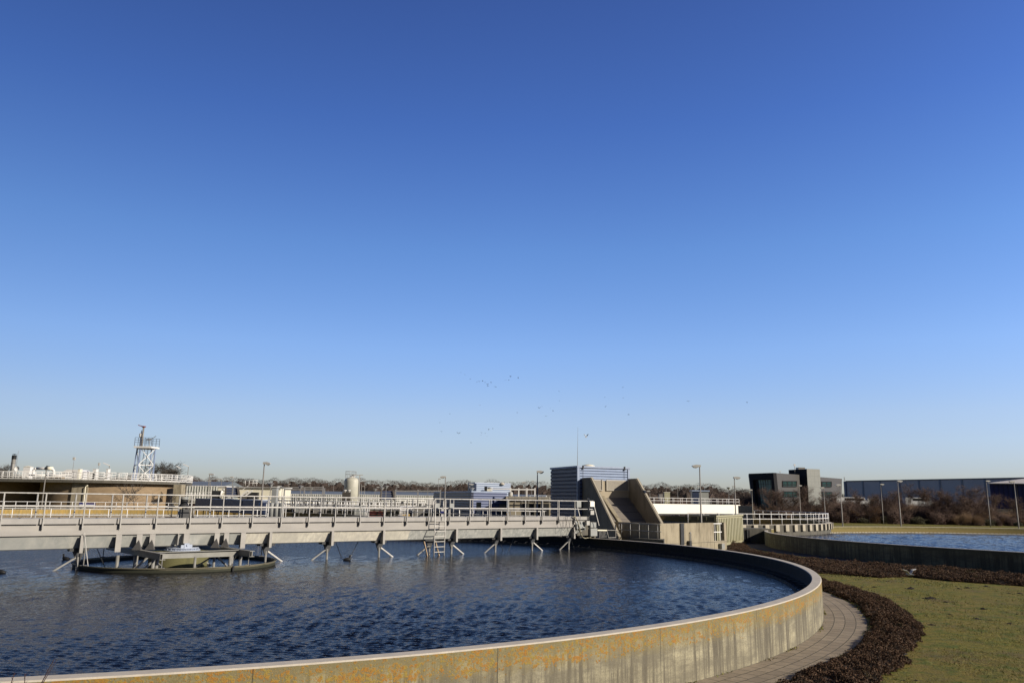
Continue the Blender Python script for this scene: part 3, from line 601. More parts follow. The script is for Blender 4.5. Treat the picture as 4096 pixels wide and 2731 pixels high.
# ladder hung on the near side
ld = thing('ladder', tuple(B(bs(1760, 2200, 1.05), 1.05, WZ)), 'steel ladder with hooped tops hung on the bridge side down to the water', 'ladder')
sa, sb = bs(1736, 2200, 1.1), bs(1777, 2200, 1.1); sa2, sb2 = sa, sb
for s_ in (sa, sb):
    q_ = MB().tube(B(s_, 1.1, .2), B(s_, 1.1, 3.80), .032, n=8)
    arc = [B(s_, 1.1-.12+.12*math.cos(a), 3.80+.14*math.sin(a)) for a in [math.pi*i/6 for i in range(7)]]
    q_.path(arc, .032, 8); q_.tube(arc[-1], B(s_, .86, 3.34), .032, n=8); q_.build('stile', 'rail', ld, True)
for i in range(7):
    z = .80+i*.305; MB().bar(B(sa, 1.1, z), B(sb, 1.1, z), .04, .035).build('rung', 'rail', ld)
for px0, px1 in ((1696, 1714), (1741, 1761)):
    s_0, s_1 = bs(px0, 2170, .9), bs(px1, 2224, .9)
    tag(MB().bar(B(s_0, .9, ZB-.1), B(s_1, .9, WZ-.25), .09, .05).build('plank', 'orange'), 'pale wooden plank leaning in the water %s the ladder' % ('left of' if px0 < 1700 else 'behind the rungs of'), 'plank')
# centre drum and its baffle ring
dr = MB().lathe((C1.x, C1.y, 0), [(1.38, -1.0), (1.38, 1.24), (1.34, 1.28), (.5, 1.29)], 48).build('centre_drum', 'concgreen', None, True)
tag(dr, 'round mossy concrete drum carrying the bridge at the middle of the near tank', 'concrete drum'); dr.data.set_sharp_from_angle(angle=.6)
RC = C1 + Vector((-.15, .35, 0)); ring = thing('baffle_ring', (RC.x, RC.y, WZ), 'large weathered steel ring floating round the central drum, half under water', 'baffle ring')
revolve('ring_wall', [(4.62, .1), (4.62, .74), (4.69, .745), (4.69, .77), (4.58, .77), (4.58, .1)], RC, 128, ring, ['ringmat'], [0]*5, R=4.6)
for s_, n_ in ((-2.15, 4.0), (1.9, 4.0), (-4.35, .6), (4.15, -.9), (-2.15, -4.0), (1.9, -4.0)):
    z1 = 1.2 if abs(n_) > 3 else ZB
    d = Vector((RC.x, RC.y, 0)); p = B(s_, n_, 0); e = (p-d).normalized()*4.62+d
    MB().tube((e.x, e.y, .76), (e.x, e.y, z1), .025, n=6).bar((e.x-.12, e.y, .78), (e.x+.12, e.y, .78), .10, .03).build('hanger_rod', 'steel', ring)
MB().box(-.04, .04, 4.60, 4.72, .1, .78, lambda x, y, z: (RC+BU*(x+.9)+BN*y*.985+Vector((0, 0, z)))).build('joint_strip', 'black', ring)
# electrical drive on the bridge deck at its centre
pm = thing('pump_motor', tuple(B(.15, 0, ZD)), 'black electric motor on a pipe stand above the bridge centre', 'pump motor')
pm0 = bs(737, 2000, 0); 
b = MB().lathe(B(pm0, 0, 3.38), [(.10, -.02), (.24, 0), (.21, .10), (.165, .14), (.165, .36)], 20); mt_ = b.build('motor', 'black', pm)
MB().lathe(B(pm0, 0, 3.74), [(.172, 0), (.172, .05)], 20).lathe(B(pm0, 0, 3.80), [(.172, 0), (.172, .04), (.12, .07)], 20).build('fan_cowl', 'boxgrey', mt_)
MB().tube(B(pm0, 0, ZD-.02), B(pm0, 0, 3.38), .06, n=10).build('stand', 'steel', pm, True)
MB().box(pm0-.22, pm0+.2, .05, .3, ZD-.02, ZD+.42, BF).build('gear_box', 'darksteel', pm)
s7 = bs(762, 2030, -.2)
b = MB()
for dx in (0, .16): b.path([B(s7+dx, -.2, ZD-.02), B(s7+dx, -.2, 3.28), B(s7+dx-.10, -.2, 3.38), B(s7+dx-.28, -.2, 3.40), B(pm0+.15, -.2, 3.36)], .06, 10)
b.build('pipe', 'lampgrey', pm, True)
P = [B(bs(686, 2010, 0), 0, 3.35), B(bs(672, 2030, 0), 0, 3.2), B(bs(674, 2048, 0), 0, 3.0), B(bs(690, 2066, 0), 0, 2.9)]
MB().path(P, .012, 5).build('cable', 'black', pm)
b = MB().lathe(B(bs(691, 2010, 0), 0, 3.36), [(.12, 0), (.12, .04), (.05, .08), (.05, .16)], 10); b.path([B(bs(691, 2010, 0), 0, ZD), B(bs(691, 2010, 0), 0, 3.38)], .02, 6)
sg_ = b.build('beacon_light', 'darksteel', None); tag(sg_, 'small dark beacon fitting with a stub lamp left of the black motor on the bridge', 'beacon light')
# coots on the water
def coot(px, py, yaw, label):
    p = atz(px, py, WZ); t = thing('coot', (p.x, p.y, WZ), label, 'coot', 'black coots on the near tank')
    s_ = 1.05
    def E(c, r, nm, mt, tilt=0):
        b = MB(); V = []; nu, nv = 12, 8
        for j in range(nv+1):
            f = math.pi*j/nv
            for i in range(nu):
                a = 2*math.pi*i/nu; x, y, z = -math.cos(f)*r[0], math.sin(f)*math.cos(a)*r[1], math.sin(f)*math.sin(a)*r[2]
                x, z = x*math.cos(tilt)-z*math.sin(tilt), x*math.sin(tilt)+z*math.cos(tilt)
                V.append((x+c[0], y+c[1], z+c[2]))
        F = [(j*nu+i, j*nu+(i+1) % nu, (j+1)*nu+(i+1) % nu, (j+1)*nu+i) for j in range(nv) for i in range(nu)]
        b.add([(p.x+s_*(v[0]*math.cos(yaw)-v[1]*math.sin(yaw)), p.y+s_*(v[0]*math.sin(yaw)+v[1]*math.cos(yaw)), WZ+s_*v[2]) for v in V], F)
        return b
    b = E((0, 0, .045), (.20, .10, .095), '', '', .12); h = E((.155, 0, .235), (.055, .042, .045), '', '', 0); n = E((.14, 0, .15), (.05, .04, .10), '', '', 0); tl = E((-.19, 0, .06), (.06, .04, .02), '', '', -.3)
    for x in (h, n, tl): b.add(x.v, x.f)
    b.build('body', 'coot', t, True); E((.225, 0, .235), (.035, .012, .014), '', '').build('bill', 'bill', t, True)
coot(264, 2237, math.pi*.97, 'black coot floating under the left part of the bridge')
coot(1388, 2240, .1, 'black coot floating just right of the braced legs near the ladder side')
coot(3, 2291, math.pi, 'black coot cut off by the left edge of the photo')
# ================================================================ pump house with concrete trough
ga = math.radians(21); PA = Vector((math.cos(ga), math.sin(ga), 0)); PB = Vector((-math.sin(ga), math.cos(ga), 0)); P0 = at(2311, 1862, 72); ZP = P0.z; P0.z = 0
PF = lambda x, y, z: P0 + PA*x + PB*y + Vector((0, 0, z))
ph = thing('pump_house', tuple(PF(0, 0, 0)), 'tall blue ribbed steel pump house above the concrete trough', 'pump house')
W_, D_ = 5.25, 6.0
b = MB().box(0.06, W_-.06, .06, D_, 0, ZP-.1, PF); b.build('wall', 'bluedark', ph)
b = MB(); nr = 19
for i in range(nr):
    z0 = .3+i*(ZP-.55)/nr; h = (ZP-.55)/nr
    V = [PF(x, y, z) for y in (0.0, D_) for x, z in ((0.055, z0), (-.02, z0+h*.12), (-.02, z0+h*.72), (.055, z0+h*.86))]
    b.add(V, [(0, 1, 2, 3), (7, 6, 5, 4), (0, 4, 5, 1), (1, 5, 6, 2), (2, 6, 7, 3)])
b.build('side_cladding', 'blue', ph)
b = MB(); nr = 4
for i in range(nr):
    z0 = ZP-1.13+i*.235; h = .235
    V = [PF(x, y, z) for x in (.20, W_-.2) for y, z in ((.055, z0), (-.02, z0+h*.10), (-.02, z0+h*.80), (.055, z0+h*.86))]
    b.add(V, [(3, 2, 1, 0), (4, 5, 6, 7), (0, 1, 5, 4), (1, 2, 6, 5), (2, 3, 7, 6)])
b.build('front_cladding', 'bluepale', ph)
b = MB().box(-.06, .16, -.06, .1, 0, ZP-.17, PF).box(W_-.14, W_+.06, -.06, .1, ZP-1.2, ZP-.17, PF).box(-.08, W_+.08, -.09, D_+.05, ZP-.165, ZP, PF).box(.165, W_-.145, -.05, .1, ZP-1.27, ZP-1.14, PF)
b.build('trim', 'steelblue', ph)
MB().box(.17, 1.0, .0, .055, .3, ZP-1.28, PF).build('side_panel', 'bluerib', ph)
b = MB().lathe(PF(1.9, 1.6, ZP), [(.62, 0), (.56, .10), (.38, .19), (.12, .24)], 24); b.build('roof_dome', 'cream', ph, True)
for x in (.5, 4.75):
    MB().box(x-.05, x+.05, -.16, -.03, ZP-.28, ZP+.05, PF).tube(PF(x, -.09, ZP-.28), PF(x, -.09, ZP-1.1), .012, n=5).build('roof_hook', 'darksteel', ph)
an = MB().tube(PF(.02, .1, ZP), PF(.07, .1, ZP+3.5), .025, .008, 6).build('antenna', 'lampgrey', ph)
# concrete trough
TD = Vector((.285, -.958, 0)); TX = Vector((.958, .285, 0)); T0 = PF(.40, -.10, 0)
TF = lambda x, y, z: T0 + TX*x + TD*y + Vector((0, 0, z))
tr = thing('concrete_trough', tuple(TF(0, 0, 0)), 'sloping concrete screw pump trough between two slanted side walls', 'trough')
def sidewall(x0, x1):
    pr = [(0, -.2), (7.7, -.2), (7.7, 1.19), (1.8, 5.98), (0, 5.98)]; n = len(pr)
    return MB().add([TF(x, y, z) for x in (x0, x1) for y, z in pr], [tuple(range(n)), tuple(range(2*n-1, n-1, -1))]+[(i, i+n, (i+1) % n+n, (i+1) % n) for i in range(n)])
for x0 in (0, 4.42): sidewall(x0, x0+.28).build('side_wall', 'conctrough', tr)
def wedge(x0, x1, y0, y1, zt0, zt1, zb0, zb1):
    return [TF(x, y, z) for x in (x0, x1) for y, z in ((y0, zb0), (y1, zb1), (y1, zt1), (y0, zt0))], [(0, 1, 2, 3), (7, 6, 5, 4), (0, 4, 5, 1), (1, 5, 6, 2), (2, 6, 7, 3), (3, 7, 4, 0)]
MB().add(*wedge(.282, 4.418, .302, 5.5, 4.27, 1.20, -.2, -.2)).build('sloping_floor', 'grating', tr)
b = MB()
for k in range(1, 5): y = .3+5.2*k/5; z = 4.27-3.07*k/5; b.box(.29, 4.41, y-.02, y+.02, z-.05, z+.012, TF)
b.build('floor_seam', 'darksteel', tr)
MB().add(*wedge(1.72, 2.06, .302, 5.45, 4.42, 1.38, 4.2, 1.15)).build('guide_kerb', 'conc', tr)
for x0 in (.02, 4.44):
    MB().bar(TF(x0+.12, 1.85, 5.99), TF(x0+.12, 7.65, 1.20), .13, .05).build('wall_capping', 'concplain', tr)
MB().box(.282, 4.418, .0, .30, -.2, 5.75, TF).build('back_wall', 'backwall', tr)
for x0, x1 in ((.45, 1.75), (2.25, 4.35)):
    b = MB()
    for i in range(11): b.add([TF(x, y, z) for x in (x0, x1) for y, z in ((.301, 4.98+i*.078), (.38, 4.96+i*.078), (.301, 5.05+i*.078))], [(0, 1, 2), (5, 4, 3), (0, 3, 4, 1), (1, 4, 5, 2)])
    for (a, c, d, e) in ((x0-.06, x0, 4.88, 5.86), (x1, x1+.06, 4.88, 5.86), (x0, x1, 4.88, 4.94)): b.box(a, c, .302, .42, d, e, TF)
    b.build('louvre', 'louvre', tr)
e0, e1 = Vector((8.55, 65.9, 0)), Vector((11.75, 61.6, 0)); bk0, bk1 = TF(.0, 5.3, 0), TF(6.2, 5.3, 0)
MB().prism([(e0.x, e0.y), (e1.x, e1.y), (e1.x+.35, e1.y+1.5), (bk1.x-1.2, bk1.y), (bk0.x, bk0.y)], -.2, 1.13).build('plinth', 'concdark', tr)
r1 = [e0.lerp(e1, f_)+Vector((.12, .08, 1.13)) for f_ in (.13, .5, .93)]
rl = railing('railing', r1, 1.12, .98, 'grey tubular railing with rounded end at the foot of the concrete trough', mat='railshade', r=.032, own=20)
lp = r1[0]; e = (r1[0]-r1[1]).normalized()*.3
MB().path([lp+Vector((0, 0, 1.12)), lp+e*.7+Vector((0, 0, 1.12)), lp+e+Vector((0, 0, 1.02)), lp+e+Vector((0, 0, .68)), lp+e*.7+Vector((0, 0, .58)), lp+Vector((0, 0, .58))], .032, 6).build('end_loop', 'railshade', rl, True)
# concrete block wall right of the trough
K0 = at(2640, 2087, 63.3); K1 = at(2904, 2087, 69.8); K0.z = K1.z = 0; KA = (K1-K0); KL = KA.length; KA.normalize(); KB = Vector((-KA.y, KA.x, 0))
KF = lambda x, y, z: K0 + KA*x + KB*y + Vector((0, 0, z))
kw = thing('concrete_wall', tuple(K0), 'weathered beige concrete block wall with a notch and white bars, in front of the beige container', 'concrete wall')
kt = 2.30; xs = (2848-2640)/264*KL*1.01; xe = (2893-2640)/264*KL*1.005
b = MB().box(0, xs, 0, .35, -.2, kt, KF).box(xs, xe, 0, .35, -.2, .80, KF).box(xe, KL, 0, .35, -.2, kt, KF).box(0, .3, .352, 5, -.2, kt, KF)
b.build('wall', 'conc', kw)
b = MB(); 
for z in (kt-.08, 1.52): b.bar(KF(xs-.1, .1, z), KF(xe-.25, .1, z), .07, .07)
for f_ in (.25, .75): b.bar(KF(xs+(xe-xs)*f_, .14, .8), KF(xs+(xe-xs)*f_, .14, kt-.1), .05, .05)
b.build('bar', 'white', kw)
b = MB().box(KL*.35, KL*.352, -.012, -.002, -.2, kt, KF).box(0, KL, -.01, -.003, .70, .73, KF).box(xs, xs+.03, -.012, -.002, 0, .7, KF); b.build('joint_strip', 'concdark', kw)
tag(MB().box(KL*.275, KL*.325, -.10, -.005, .6, kt-.01, KF).build('drain_channel', 'darksteel'), 'dark vertical channel fixed to the beige concrete wall', 'drain channel')
eb = thing('switch_box', tuple(KF(KL*.36, -.1, .5)), 'green grey switch box with looped conduits on the concrete wall', 'switch box')
x_ = KL*.375; MB().box(x_, x_+.28, -.28, -.02, .45, .90, KF).build('box', 'darksteel', eb)
b = MB()
for d in (.34, .42, .50): b.path([KF(x_+d, -.08, -.1), KF(x_+d, -.08, 1.3+.1*d)], .02, 6)
b.path([KF(x_+.34, -.08, 1.35), KF(x_+.38, -.08, 1.58), KF(x_+.46, -.08, 1.55), KF(x_+.50, -.08, 1.35)], .03, 6); b.build('conduit', 'railshade', eb)
cb = thing('cable_cabinet', tuple(KF(KL*.88, -.2, 0)), 'small pale grey cable cabinet at the foot of the concrete wall', 'cabinet')
x_ = KL*.865; MB().box(x_, x_+.42, -.32, -.02, .12, .55, KF).build('body', 'boxgrey', cb); MB().box(x_-.02, x_+.44, -.34, -.02, .552, .58, KF).build('lid', 'lamphead', cb)
# beige container
Q0 = Vector((18.25, 71.2, 0)); QA = Vector((.485, .874, 0)); QB = Vector((-.874, .485, 0)); QL = 10.3
QF = lambda x, y, z: Q0 + QA*x + QB*y + Vector((0, 0, z))
ct = thing('waste_container', tuple(Q0), 'beige ribbed steel waste container with olive shaded end, behind the concrete wall', 'container')
MB().box(.08, QL-.08, .08, 2.42, .22, 2.72, QF).build('body', 'contain', ct)
b = MB(); x = .15
while x < QL-.4: b.box(x, x+.34, .0, .078, .42, 2.58, QF); x += .60
b.build('ribs', 'contain', ct)
b = MB().box(0, QL, -.03, .12, 2.722, 2.86, QF).box(0, QL, -.02, .10, .18, .36, QF).box(0, .12, .13, 2.5, 2.722, 2.86, QF); b.build('rim', 'contain', ct)
b = MB().box(-.02, .079, .0, 2.5, .22, 2.72, QF)
for i in range(4): b.box(-.09, -.021, .1+i*.75, .2+i*.75, .22, 2.72, QF)
edr = b.build('end_door', 'containdark', ct)
MB().tube(QF(.25, -.06, 2.0), QF(.25, -.06, 2.7), .03, n=6).bar(QF(.1, -.06, 2.3), QF(.5, -.06, 2.35), .05).build('latch', 'railshade', edr)
# ================================================================ railings on the far tanks
def ringrail(c, r, z, a0, a1, h, sp, label, group=None, r_=.032, **k):
    n = max(8, int(abs(a1-a0)*r/1.6)); return railing('railing', circle(c, r, math.radians(a0), math.radians(a1), n, z), h, sp, label, group=group, r=r_, **k)
ringrail(CC, 29.35, 1.60, 195, 322, 1.08, 1.42, 'white railing on the near rim of the tank behind the bridge')
ringrail(CC, 29.35, 1.60, 20, 165, 1.08, 1.45, 'white railing on the far rim above the yellow lichened tank wall', r_=.038)
ringrail(CE, 28.3, 1.75, -80, 60, 1.10, 1.75, 'white curved railing round the tank right of the beige container', r_=.038)
ringrail(CE, 28.3, 1.75, 61, 250, 1.10, 1.75, 'white railing on the far side of the tank behind the pump house', r_=.038)
# piers below the rim of tank E
b = MB()
for i in range(60):
    a = math.radians(-90+i*3.2); cs, sn = math.cos(a), math.sin(a); p = CE+Vector((cs, sn, 0))*28.55; t_ = Vector((-sn, cs, 0)); o_ = Vector((cs, sn, 0))
    PFn = lambda x, y, z: p+t_*x+o_*y+Vector((0, 0, z)); b.box(-.28, .28, 0.02, .28, 1.05, 1.72, PFn)
te = [o for o in bpy.data.objects if o.name.startswith('settling_tank')][-1]
te = [o for o in bpy.data.objects if o.get('label', '').startswith('round railed settling tank behind the pump')][0]
b.build('pier', 'concplain', te)
# white walkway over tank E
W0 = Vector((3.0, 106.0, 0)); W1 = at(2950, 2030, 127); W1.z = 0; wd_ = (W1-W0); wl = wd_.length; wd_.normalize(); wn = Vector((wd_.y, -wd_.x, 0)); WQ = lambda x, y, z: W0+wd_*x+wn*y+Vector((0, 0, z))
wt = lambda x: 0
ww = thing('walkway_bridge', tuple(WQ(0, 0, 2.2)), 'bright white box girder walkway crossing the far tank behind the trough', 'walkway bridge')
MB().box(0, wl, -.6, .6, 2.28, 3.68, WQ).build('girder', 'brightwhite', ww)
MB().box(0, wl, -.62, .66, 2.15, 2.275, WQ).build('lower_flange', 'darksteel', ww)
railing('railing', [WQ(0, .55, 3.69), WQ(wl-.2, .55, 3.69)], .85, 1.9, 'grey railing on top of the white girder walkway, near side', r=.03, group='railings of the white walkway')
railing('railing', [WQ(0, -.55, 3.69), WQ(wl-.2, -.55, 3.69)], .85, 1.3, 'grey railing on top of the white girder walkway, far side', r=.03, group='railings of the white walkway')
MB().box(wl+.01, wl+.5, -.3, .3, 2.5, 3.3, WQ).build('end_box', 'lampgrey', ww)
cab = thing('control_cabinet', tuple(at(2668, 2015, 121)), 'cream control cabinet standing on the white walkway', 'cabinet')
pc_ = at(2668, 2015, 121); MB().box(pc_.x-.42, pc_.x+.42, pc_.y-.3, pc_.y+.3, 3.69, 5.35).build('body', 'contain', cab); MB().box(pc_.x-.46, pc_.x+.46, pc_.y-.34, pc_.y+.34, 5.352, 5.42).build('roof', 'cream', cab)
MB().box(pc_.x-1.2, pc_.x-.65, pc_.y-.3, pc_.y+.3, 4.3, 5.1).build('side_box', 'lampgrey', cab)
kp = at(2803, 1998, 160); ki = thing('kiosk', (kp.x, kp.y, 0), 'small blue grey steel kiosk beyond the white walkway', 'kiosk')
MB().box(kp.x-1.55, kp.x-.3, kp.y, kp.y+2, 0, 6.1).build('dark_panel', 'bluecyl', ki); MB().box(kp.x-.298, kp.x+1.6, kp.y, kp.y+2, 0, 6.1).build('wall', 'boxgrey', ki); MB().box(kp.x-1.75, kp.x+1.8, kp.y-.2, kp.y+2.2, 6.102, 6.35).build('roof', 'steelblue', ki)
fw = at(2952, 2022, 118); fe = at(3010, 2022, 116); 
t = thing('concrete_wall', (fw.x, fw.y, 0), 'stained concrete wall end beside the curved white railing', 'concrete wall'); MB().add([(fw.x, fw.y, 0), (fe.x, fe.y, 0), (fe.x, fe.y, 3.55), (fw.x, fw.y, 3.6), (fw.x+.4, fw.y+.5, 0), (fe.x+.2, fe.y+.5, 0), (fe.x+.2, fe.y+.5, 3.55), (fw.x+.4, fw.y+.5, 3.6)], [(0, 1, 2, 3), (7, 6, 5, 4), (3, 2, 6, 7), (1, 5, 6, 2), (0, 3, 7, 4)]).build('wall', 'conc', t)
s0 = at(2970, 2098, 82); t = thing('concrete_block', (s0.x, s0.y, 0), 'low dark concrete block between the container and the right tank', 'concrete block')
MB().box(s0.x-.4, s0.x+2.9, s0.y, s0.y+2.5, -.1, 1.45).build('block', 'concdark', t); MB().box(s0.x-.1, s0.x+.7, s0.y-.05, s0.y-.003, .1, 1.3).build('opening', 'black', t)
MB().tube((s0.x+.4, s0.y-.09, .1), (s0.x+.4, s0.y-.09, 1.35), .05, n=8).build('pipe', 'darksteel', t)
# ================================================================ walkway with blue panels on the tank behind
A0, A1 = at(782, 1992, 112), at(1050, 2002, 88.5); A0.z = A1.z = 0; ad = A1-A0; al = ad.length; ad.normalize(); an_ = Vector((ad.y, -ad.x, 0))
if an_.dot(EYE-A0) < 0: an_ = -an_
AQ = lambda x, y, z: A0+ad*x+an_*y+Vector((0, 0, z))
fb = thing('covered_walkway', tuple(AQ(0, 0, 1.9)), 'long slate blue panelled walkway over the tank behind the bridge', 'covered walkway')
MB().box(0, al, -.8, .0, 1.92, 3.42, AQ).build('side_panel', 'bluedark', fb); MB().box(-.03, al+.03, -.85, .05, 3.422, 3.50, AQ).build('top_rail', 'steelblue', fb)
b = MB()
for i in range(9):
    x = al*i/8; b.bar(AQ(x, -.3, 1.9), AQ(x, -.3, .5), .10)
    if i > 1: b.bar(AQ(x-.1, -.1, 1.9), AQ(x+1.1, -.1, .6), .08)
b.build('brace', 'darksteel', fb)
for i in range(3): MB().box(al*(i+1)/4-.03, al*(i+1)/4+.03, .002, .03, 1.93, 3.41, AQ).build('seam', 'bluecyl', fb)
p = at(1060, 2040, 86); t = thing('storage_tank', (p.x, p.y, 0), 'navy blue upright cylinder at the end of the blue panelled walkway', 'storage tank'); MB().lathe((p.x, p.y, 0), [(.68, .6), (.68, 3.15), (.6, 3.25)], 28).build('body', 'bluecyl', t, True); MB().lathe((p.x, p.y, 0), [(.75, .2), (.75, .598)], 20).build('base', 'concplain', t)
p = at(1107, 2022, 84)
t = thing('filter_unit', (p.x, p.y, 0), 'row of grey upright pressure vessels in a white hooped frame behind the bridge', 'filter unit')
for i in range(3): MB().lathe((p.x-.5+i*.5, p.y, 0), [(.24, 1.5), (.24, 3.1), (.15, 3.28)], 16).build('vessel', 'boxgrey', t, True)
for sx in (-.85, .95): MB().path([(p.x+sx-.12, p.y-.3, .9), (p.x+sx-.12, p.y-.3, 3.2), (p.x+sx, p.y-.3, 3.36), (p.x+sx+.12, p.y-.3, 3.2), (p.x+sx+.12, p.y-.3, .9)], .035, 6).build('hoop', 'white', t, True)
MB().box(p.x-.8, p.x+.9, p.y-.4, p.y+.4, .6, 1.45).build('base', 'white', t)
p = at(1000, 2055, 84); t = thing('waste_bin', (p.x, p.y, .7), 'green grey wheeled bin below the blue panelled walkway', 'bin'); MB().add([(p.x+a, p.y+c, z) for z, k_ in ((.8, .22), (1.75, .32)) for a, c in ((-k_, -k_), (k_, -k_), (k_, k_), (-k_, k_))], [(3, 2, 1, 0), (4, 5, 6, 7), (0, 1, 5, 4), (1, 2, 6, 5), (2, 3, 7, 6), (3, 0, 4, 7)]).build('body', 'containdark', t); MB().box(p.x-.35, p.x+.35, p.y-.35, p.y+.35, 1.752, 1.82).build('lid', 'contain', t)
# ================================================================ digester building
G1 = Vector((-67.8, 138, 0)); G0 = Vector((-92, 141.5, 0)); GR = 11.2; SZ = 6.0
dg = thing('digester_building', (G1.x, G1.y-GR, 0), 'round brick digester building with a thick flat concrete roof at the left', 'building')
revolve('brick_wall', [(GR, 0), (GR, SZ-.35)], G1, 72, dg, ['brick'], [0], R=GR)
revolve('brick_wall', [(GR+.5, 0), (GR+.5, SZ-.35)], G0, 72, dg, ['brick'], [0], R=GR)
sl_ = []; rr = GR+1.0
for c_, a0, a1 in ((G1, -95, 90), (G0, 90, 265)):
    for i in range(25): a = math.radians(a0+(a1-a0)*i/24); sl_.append((c_.x+(rr+(.8 if c_ is G0 else 0))*math.cos(a), c_.y+(rr+(.8 if c_ is G0 else 0))*math.sin(a)))
rf = MB().prism(sl_, SZ-.42, SZ).build('roof', 'concdark', dg)
def pil(px0, px1, Y, d):
    a, c = at(px0, 1990, Y), at(px1, 1990, Y); MB().box(a.x, c.x, Y, Y+d, 0, SZ-.425).build('pilaster', 'conc', dg)
pil(283, 346, 126.6, 6); pil(690, 722, 133.4, 1.6)
p = at(342, 1950, 126.3); MB().path([(p.x, p.y, 0), (p.x, p.y, 5.0), (p.x+.25, p.y, 5.15), (p.x+.25, p.y+.3, 5.15)], .07, 8).build('downpipe', 'cream', dg, True)
rp = [Vector((x, y, SZ)) for x, y in sl_]
front = [q_ for q_ in sl_ if True]
line = [Vector((G0.x-6, G0.y-rr-.4, SZ))]+[Vector((x, y, SZ)) for x, y in sl_[:25]]
railing('railing', line, 1.2, 1.1, 'white railing along the front edge of the digester roof', r=.045, toe=True, rails=(1.0, .66, .33))
line2 = [Vector((G0.x-6, G0.y-rr+2.0, SZ)), Vector((G1.x-4, G1.y-rr+2.3, SZ)), Vector((G1.x+3, G1.y-rr+3.2, SZ)), Vector((G1.x+8, G1.y-5, SZ))]
railing('railing', line2, 1.12, 1.0, 'second white railing set back on the digester roof behind the front one', r=.035, rails=(1.0, .5))
line3 = [Vector((G1.x+2, G1.y-8, SZ)), Vector((G1.x+9, G1.y-6, SZ)), Vector((G1.x+10.5, G1.y, SZ))]
railing('railing', line3, 1.12, .8, 'short dense white railing at the right end of the digester roof', r=.035, rails=(1.0, .5))
p = at(748, 1932, 129); q2 = at(724, 1930, 129)
t = thing('access_platform', (q2.x, q2.y, SZ-.3), 'small railed steel platform sticking out at the right end of the digester roof', 'platform'); MB().box(q2.x, p.x, 128.6, 130.6, SZ-.28, SZ-.12).build('deck', 'darksteel', t)
b = MB()
for x in np.linspace(q2.x+.05, p.x-.05, 4): b.bar((x, 128.7, SZ-.12), (x, 128.7, SZ+1.0), .06); b.bar((x, 130.5, SZ-.12), (x, 130.5, SZ+1.0), .06)
for z in (.45, 1.0): b.bar((q2.x, 128.7, SZ+z), (p.x, 128.7, SZ+z), .06); b.bar((p.x-.03, 128.7, SZ+z), (p.x-.03, 130.5, SZ+z), .06)
b.build('guard_rail', 'white_rail', t)
# things on the digester roof
p = at(49, 1885, 140); t = thing('chimney_stack', (p.x, p.y, SZ), 'stainless chimney stack with dark cowl on the digester roof', 'chimney'); zt = at(49, 1822, 140).z
MB().lathe((p.x, p.y, 0), [(.36, SZ), (.36, zt-.6)], 20).lathe((p.x, p.y, 0), [(.38, 8.9), (.38, 9.0)], 20).build('flue', 'steel', t, True); MB().lathe((p.x, p.y, 0), [(.38, zt-.6), (.38, zt), (.32, zt+.08)], 20).build('collar', 'black', t); MB().tube((p.x, p.y, zt), (p.x, p.y, zt+.2), .03).lathe((p.x, p.y, zt+.2), [(.42, 0), (.3, .06), (.02, .12)], 16).build('cowl', 'black', t)
def mast(px, py, Y, z0, label, head=None):
    p = at(px, py, Y); t = thing('mast', (p.x, p.y, z0), label, 'mast'); MB().tube((p.x, p.y, z0), (p.x, p.y, p.z), .04, .02, 6).build('pole', 'lampgrey', t)
    if head: MB().box(p.x-head[0]/2, p.x+head[0]/2, p.y-.15, p.y+.15, p.z, p.z+head[1]).build('head', 'lamphead', t)
    return t
mast(74, 1802, 139, SZ, 'thin lightning rod right of the chimney stack')
mast(296, 1839, 135, SZ, 'slim mast with white antenna box on the digester roof', (.35, .45))
mast(396, 1862, 138, SZ, 'slim mast with two small white aerials left of the slanted lamp', (.25, .5))
p = at(68, 1874, 136); t = thing('satellite_dish', (p.x, p.y, SZ), 'small white satellite dish beside the chimney stack', 'dish')
b = MB(); V = []; 
for j in range(5):
    for i in range(16): a = 2*math.pi*i/16; r_ = .42*j/4; V.append((p.x+r_*math.cos(a), p.y+.12-(.18*(j/4)**2), p.z+r_*math.sin(a)))
b.add(V, [(j*16+i, j*16+(i+1) % 16, (j+1)*16+(i+1) % 16, (j+1)*16+i) for j in range(4) for i in range(16)]); b.add([(x, y+.03, z) for x, y, z in V], [((j+1)*16+i, (j+1)*16+(i+1) % 16, j*16+(i+1) % 16, j*16+i) for j in range(4) for i in range(16)]); b.build('reflector', 'white', t, True); MB().tube((p.x, p.y+.15, SZ), (p.x, p.y+.15, p.z), .04).build('stand', 'darksteel', t)
p = at(104, 1890, 137); t = thing('roof_cabinet', (p.x, p.y, SZ), 'white upright cabinet with shallow peaked lid on the digester roof', 'cabinet'); zt = at(104, 1866, 137).z; MB().box(p.x-.55, p.x+.6, p.y, p.y+1, SZ, zt).build('body', 'white', t); MB().add([(p.x-.6, p.y-.05, zt+.002), (p.x+.65, p.y-.05, zt+.002), (p.x+.65, p.y+1.05, zt+.002), (p.x-.6, p.y+1.05, zt+.002), (p.x, p.y+.5, zt+.2)], [(3, 2, 1, 0), (0, 1, 4), (1, 2, 4), (2, 3, 4), (3, 0, 4)]).build('lid', 'cream', t)
a_ = [at(x, y, 134) for x, y in ((134, 1905), (134, 1882), (138, 1876), (146, 1873), (205, 1873), (213, 1878), (216, 1886), (216, 1905))]
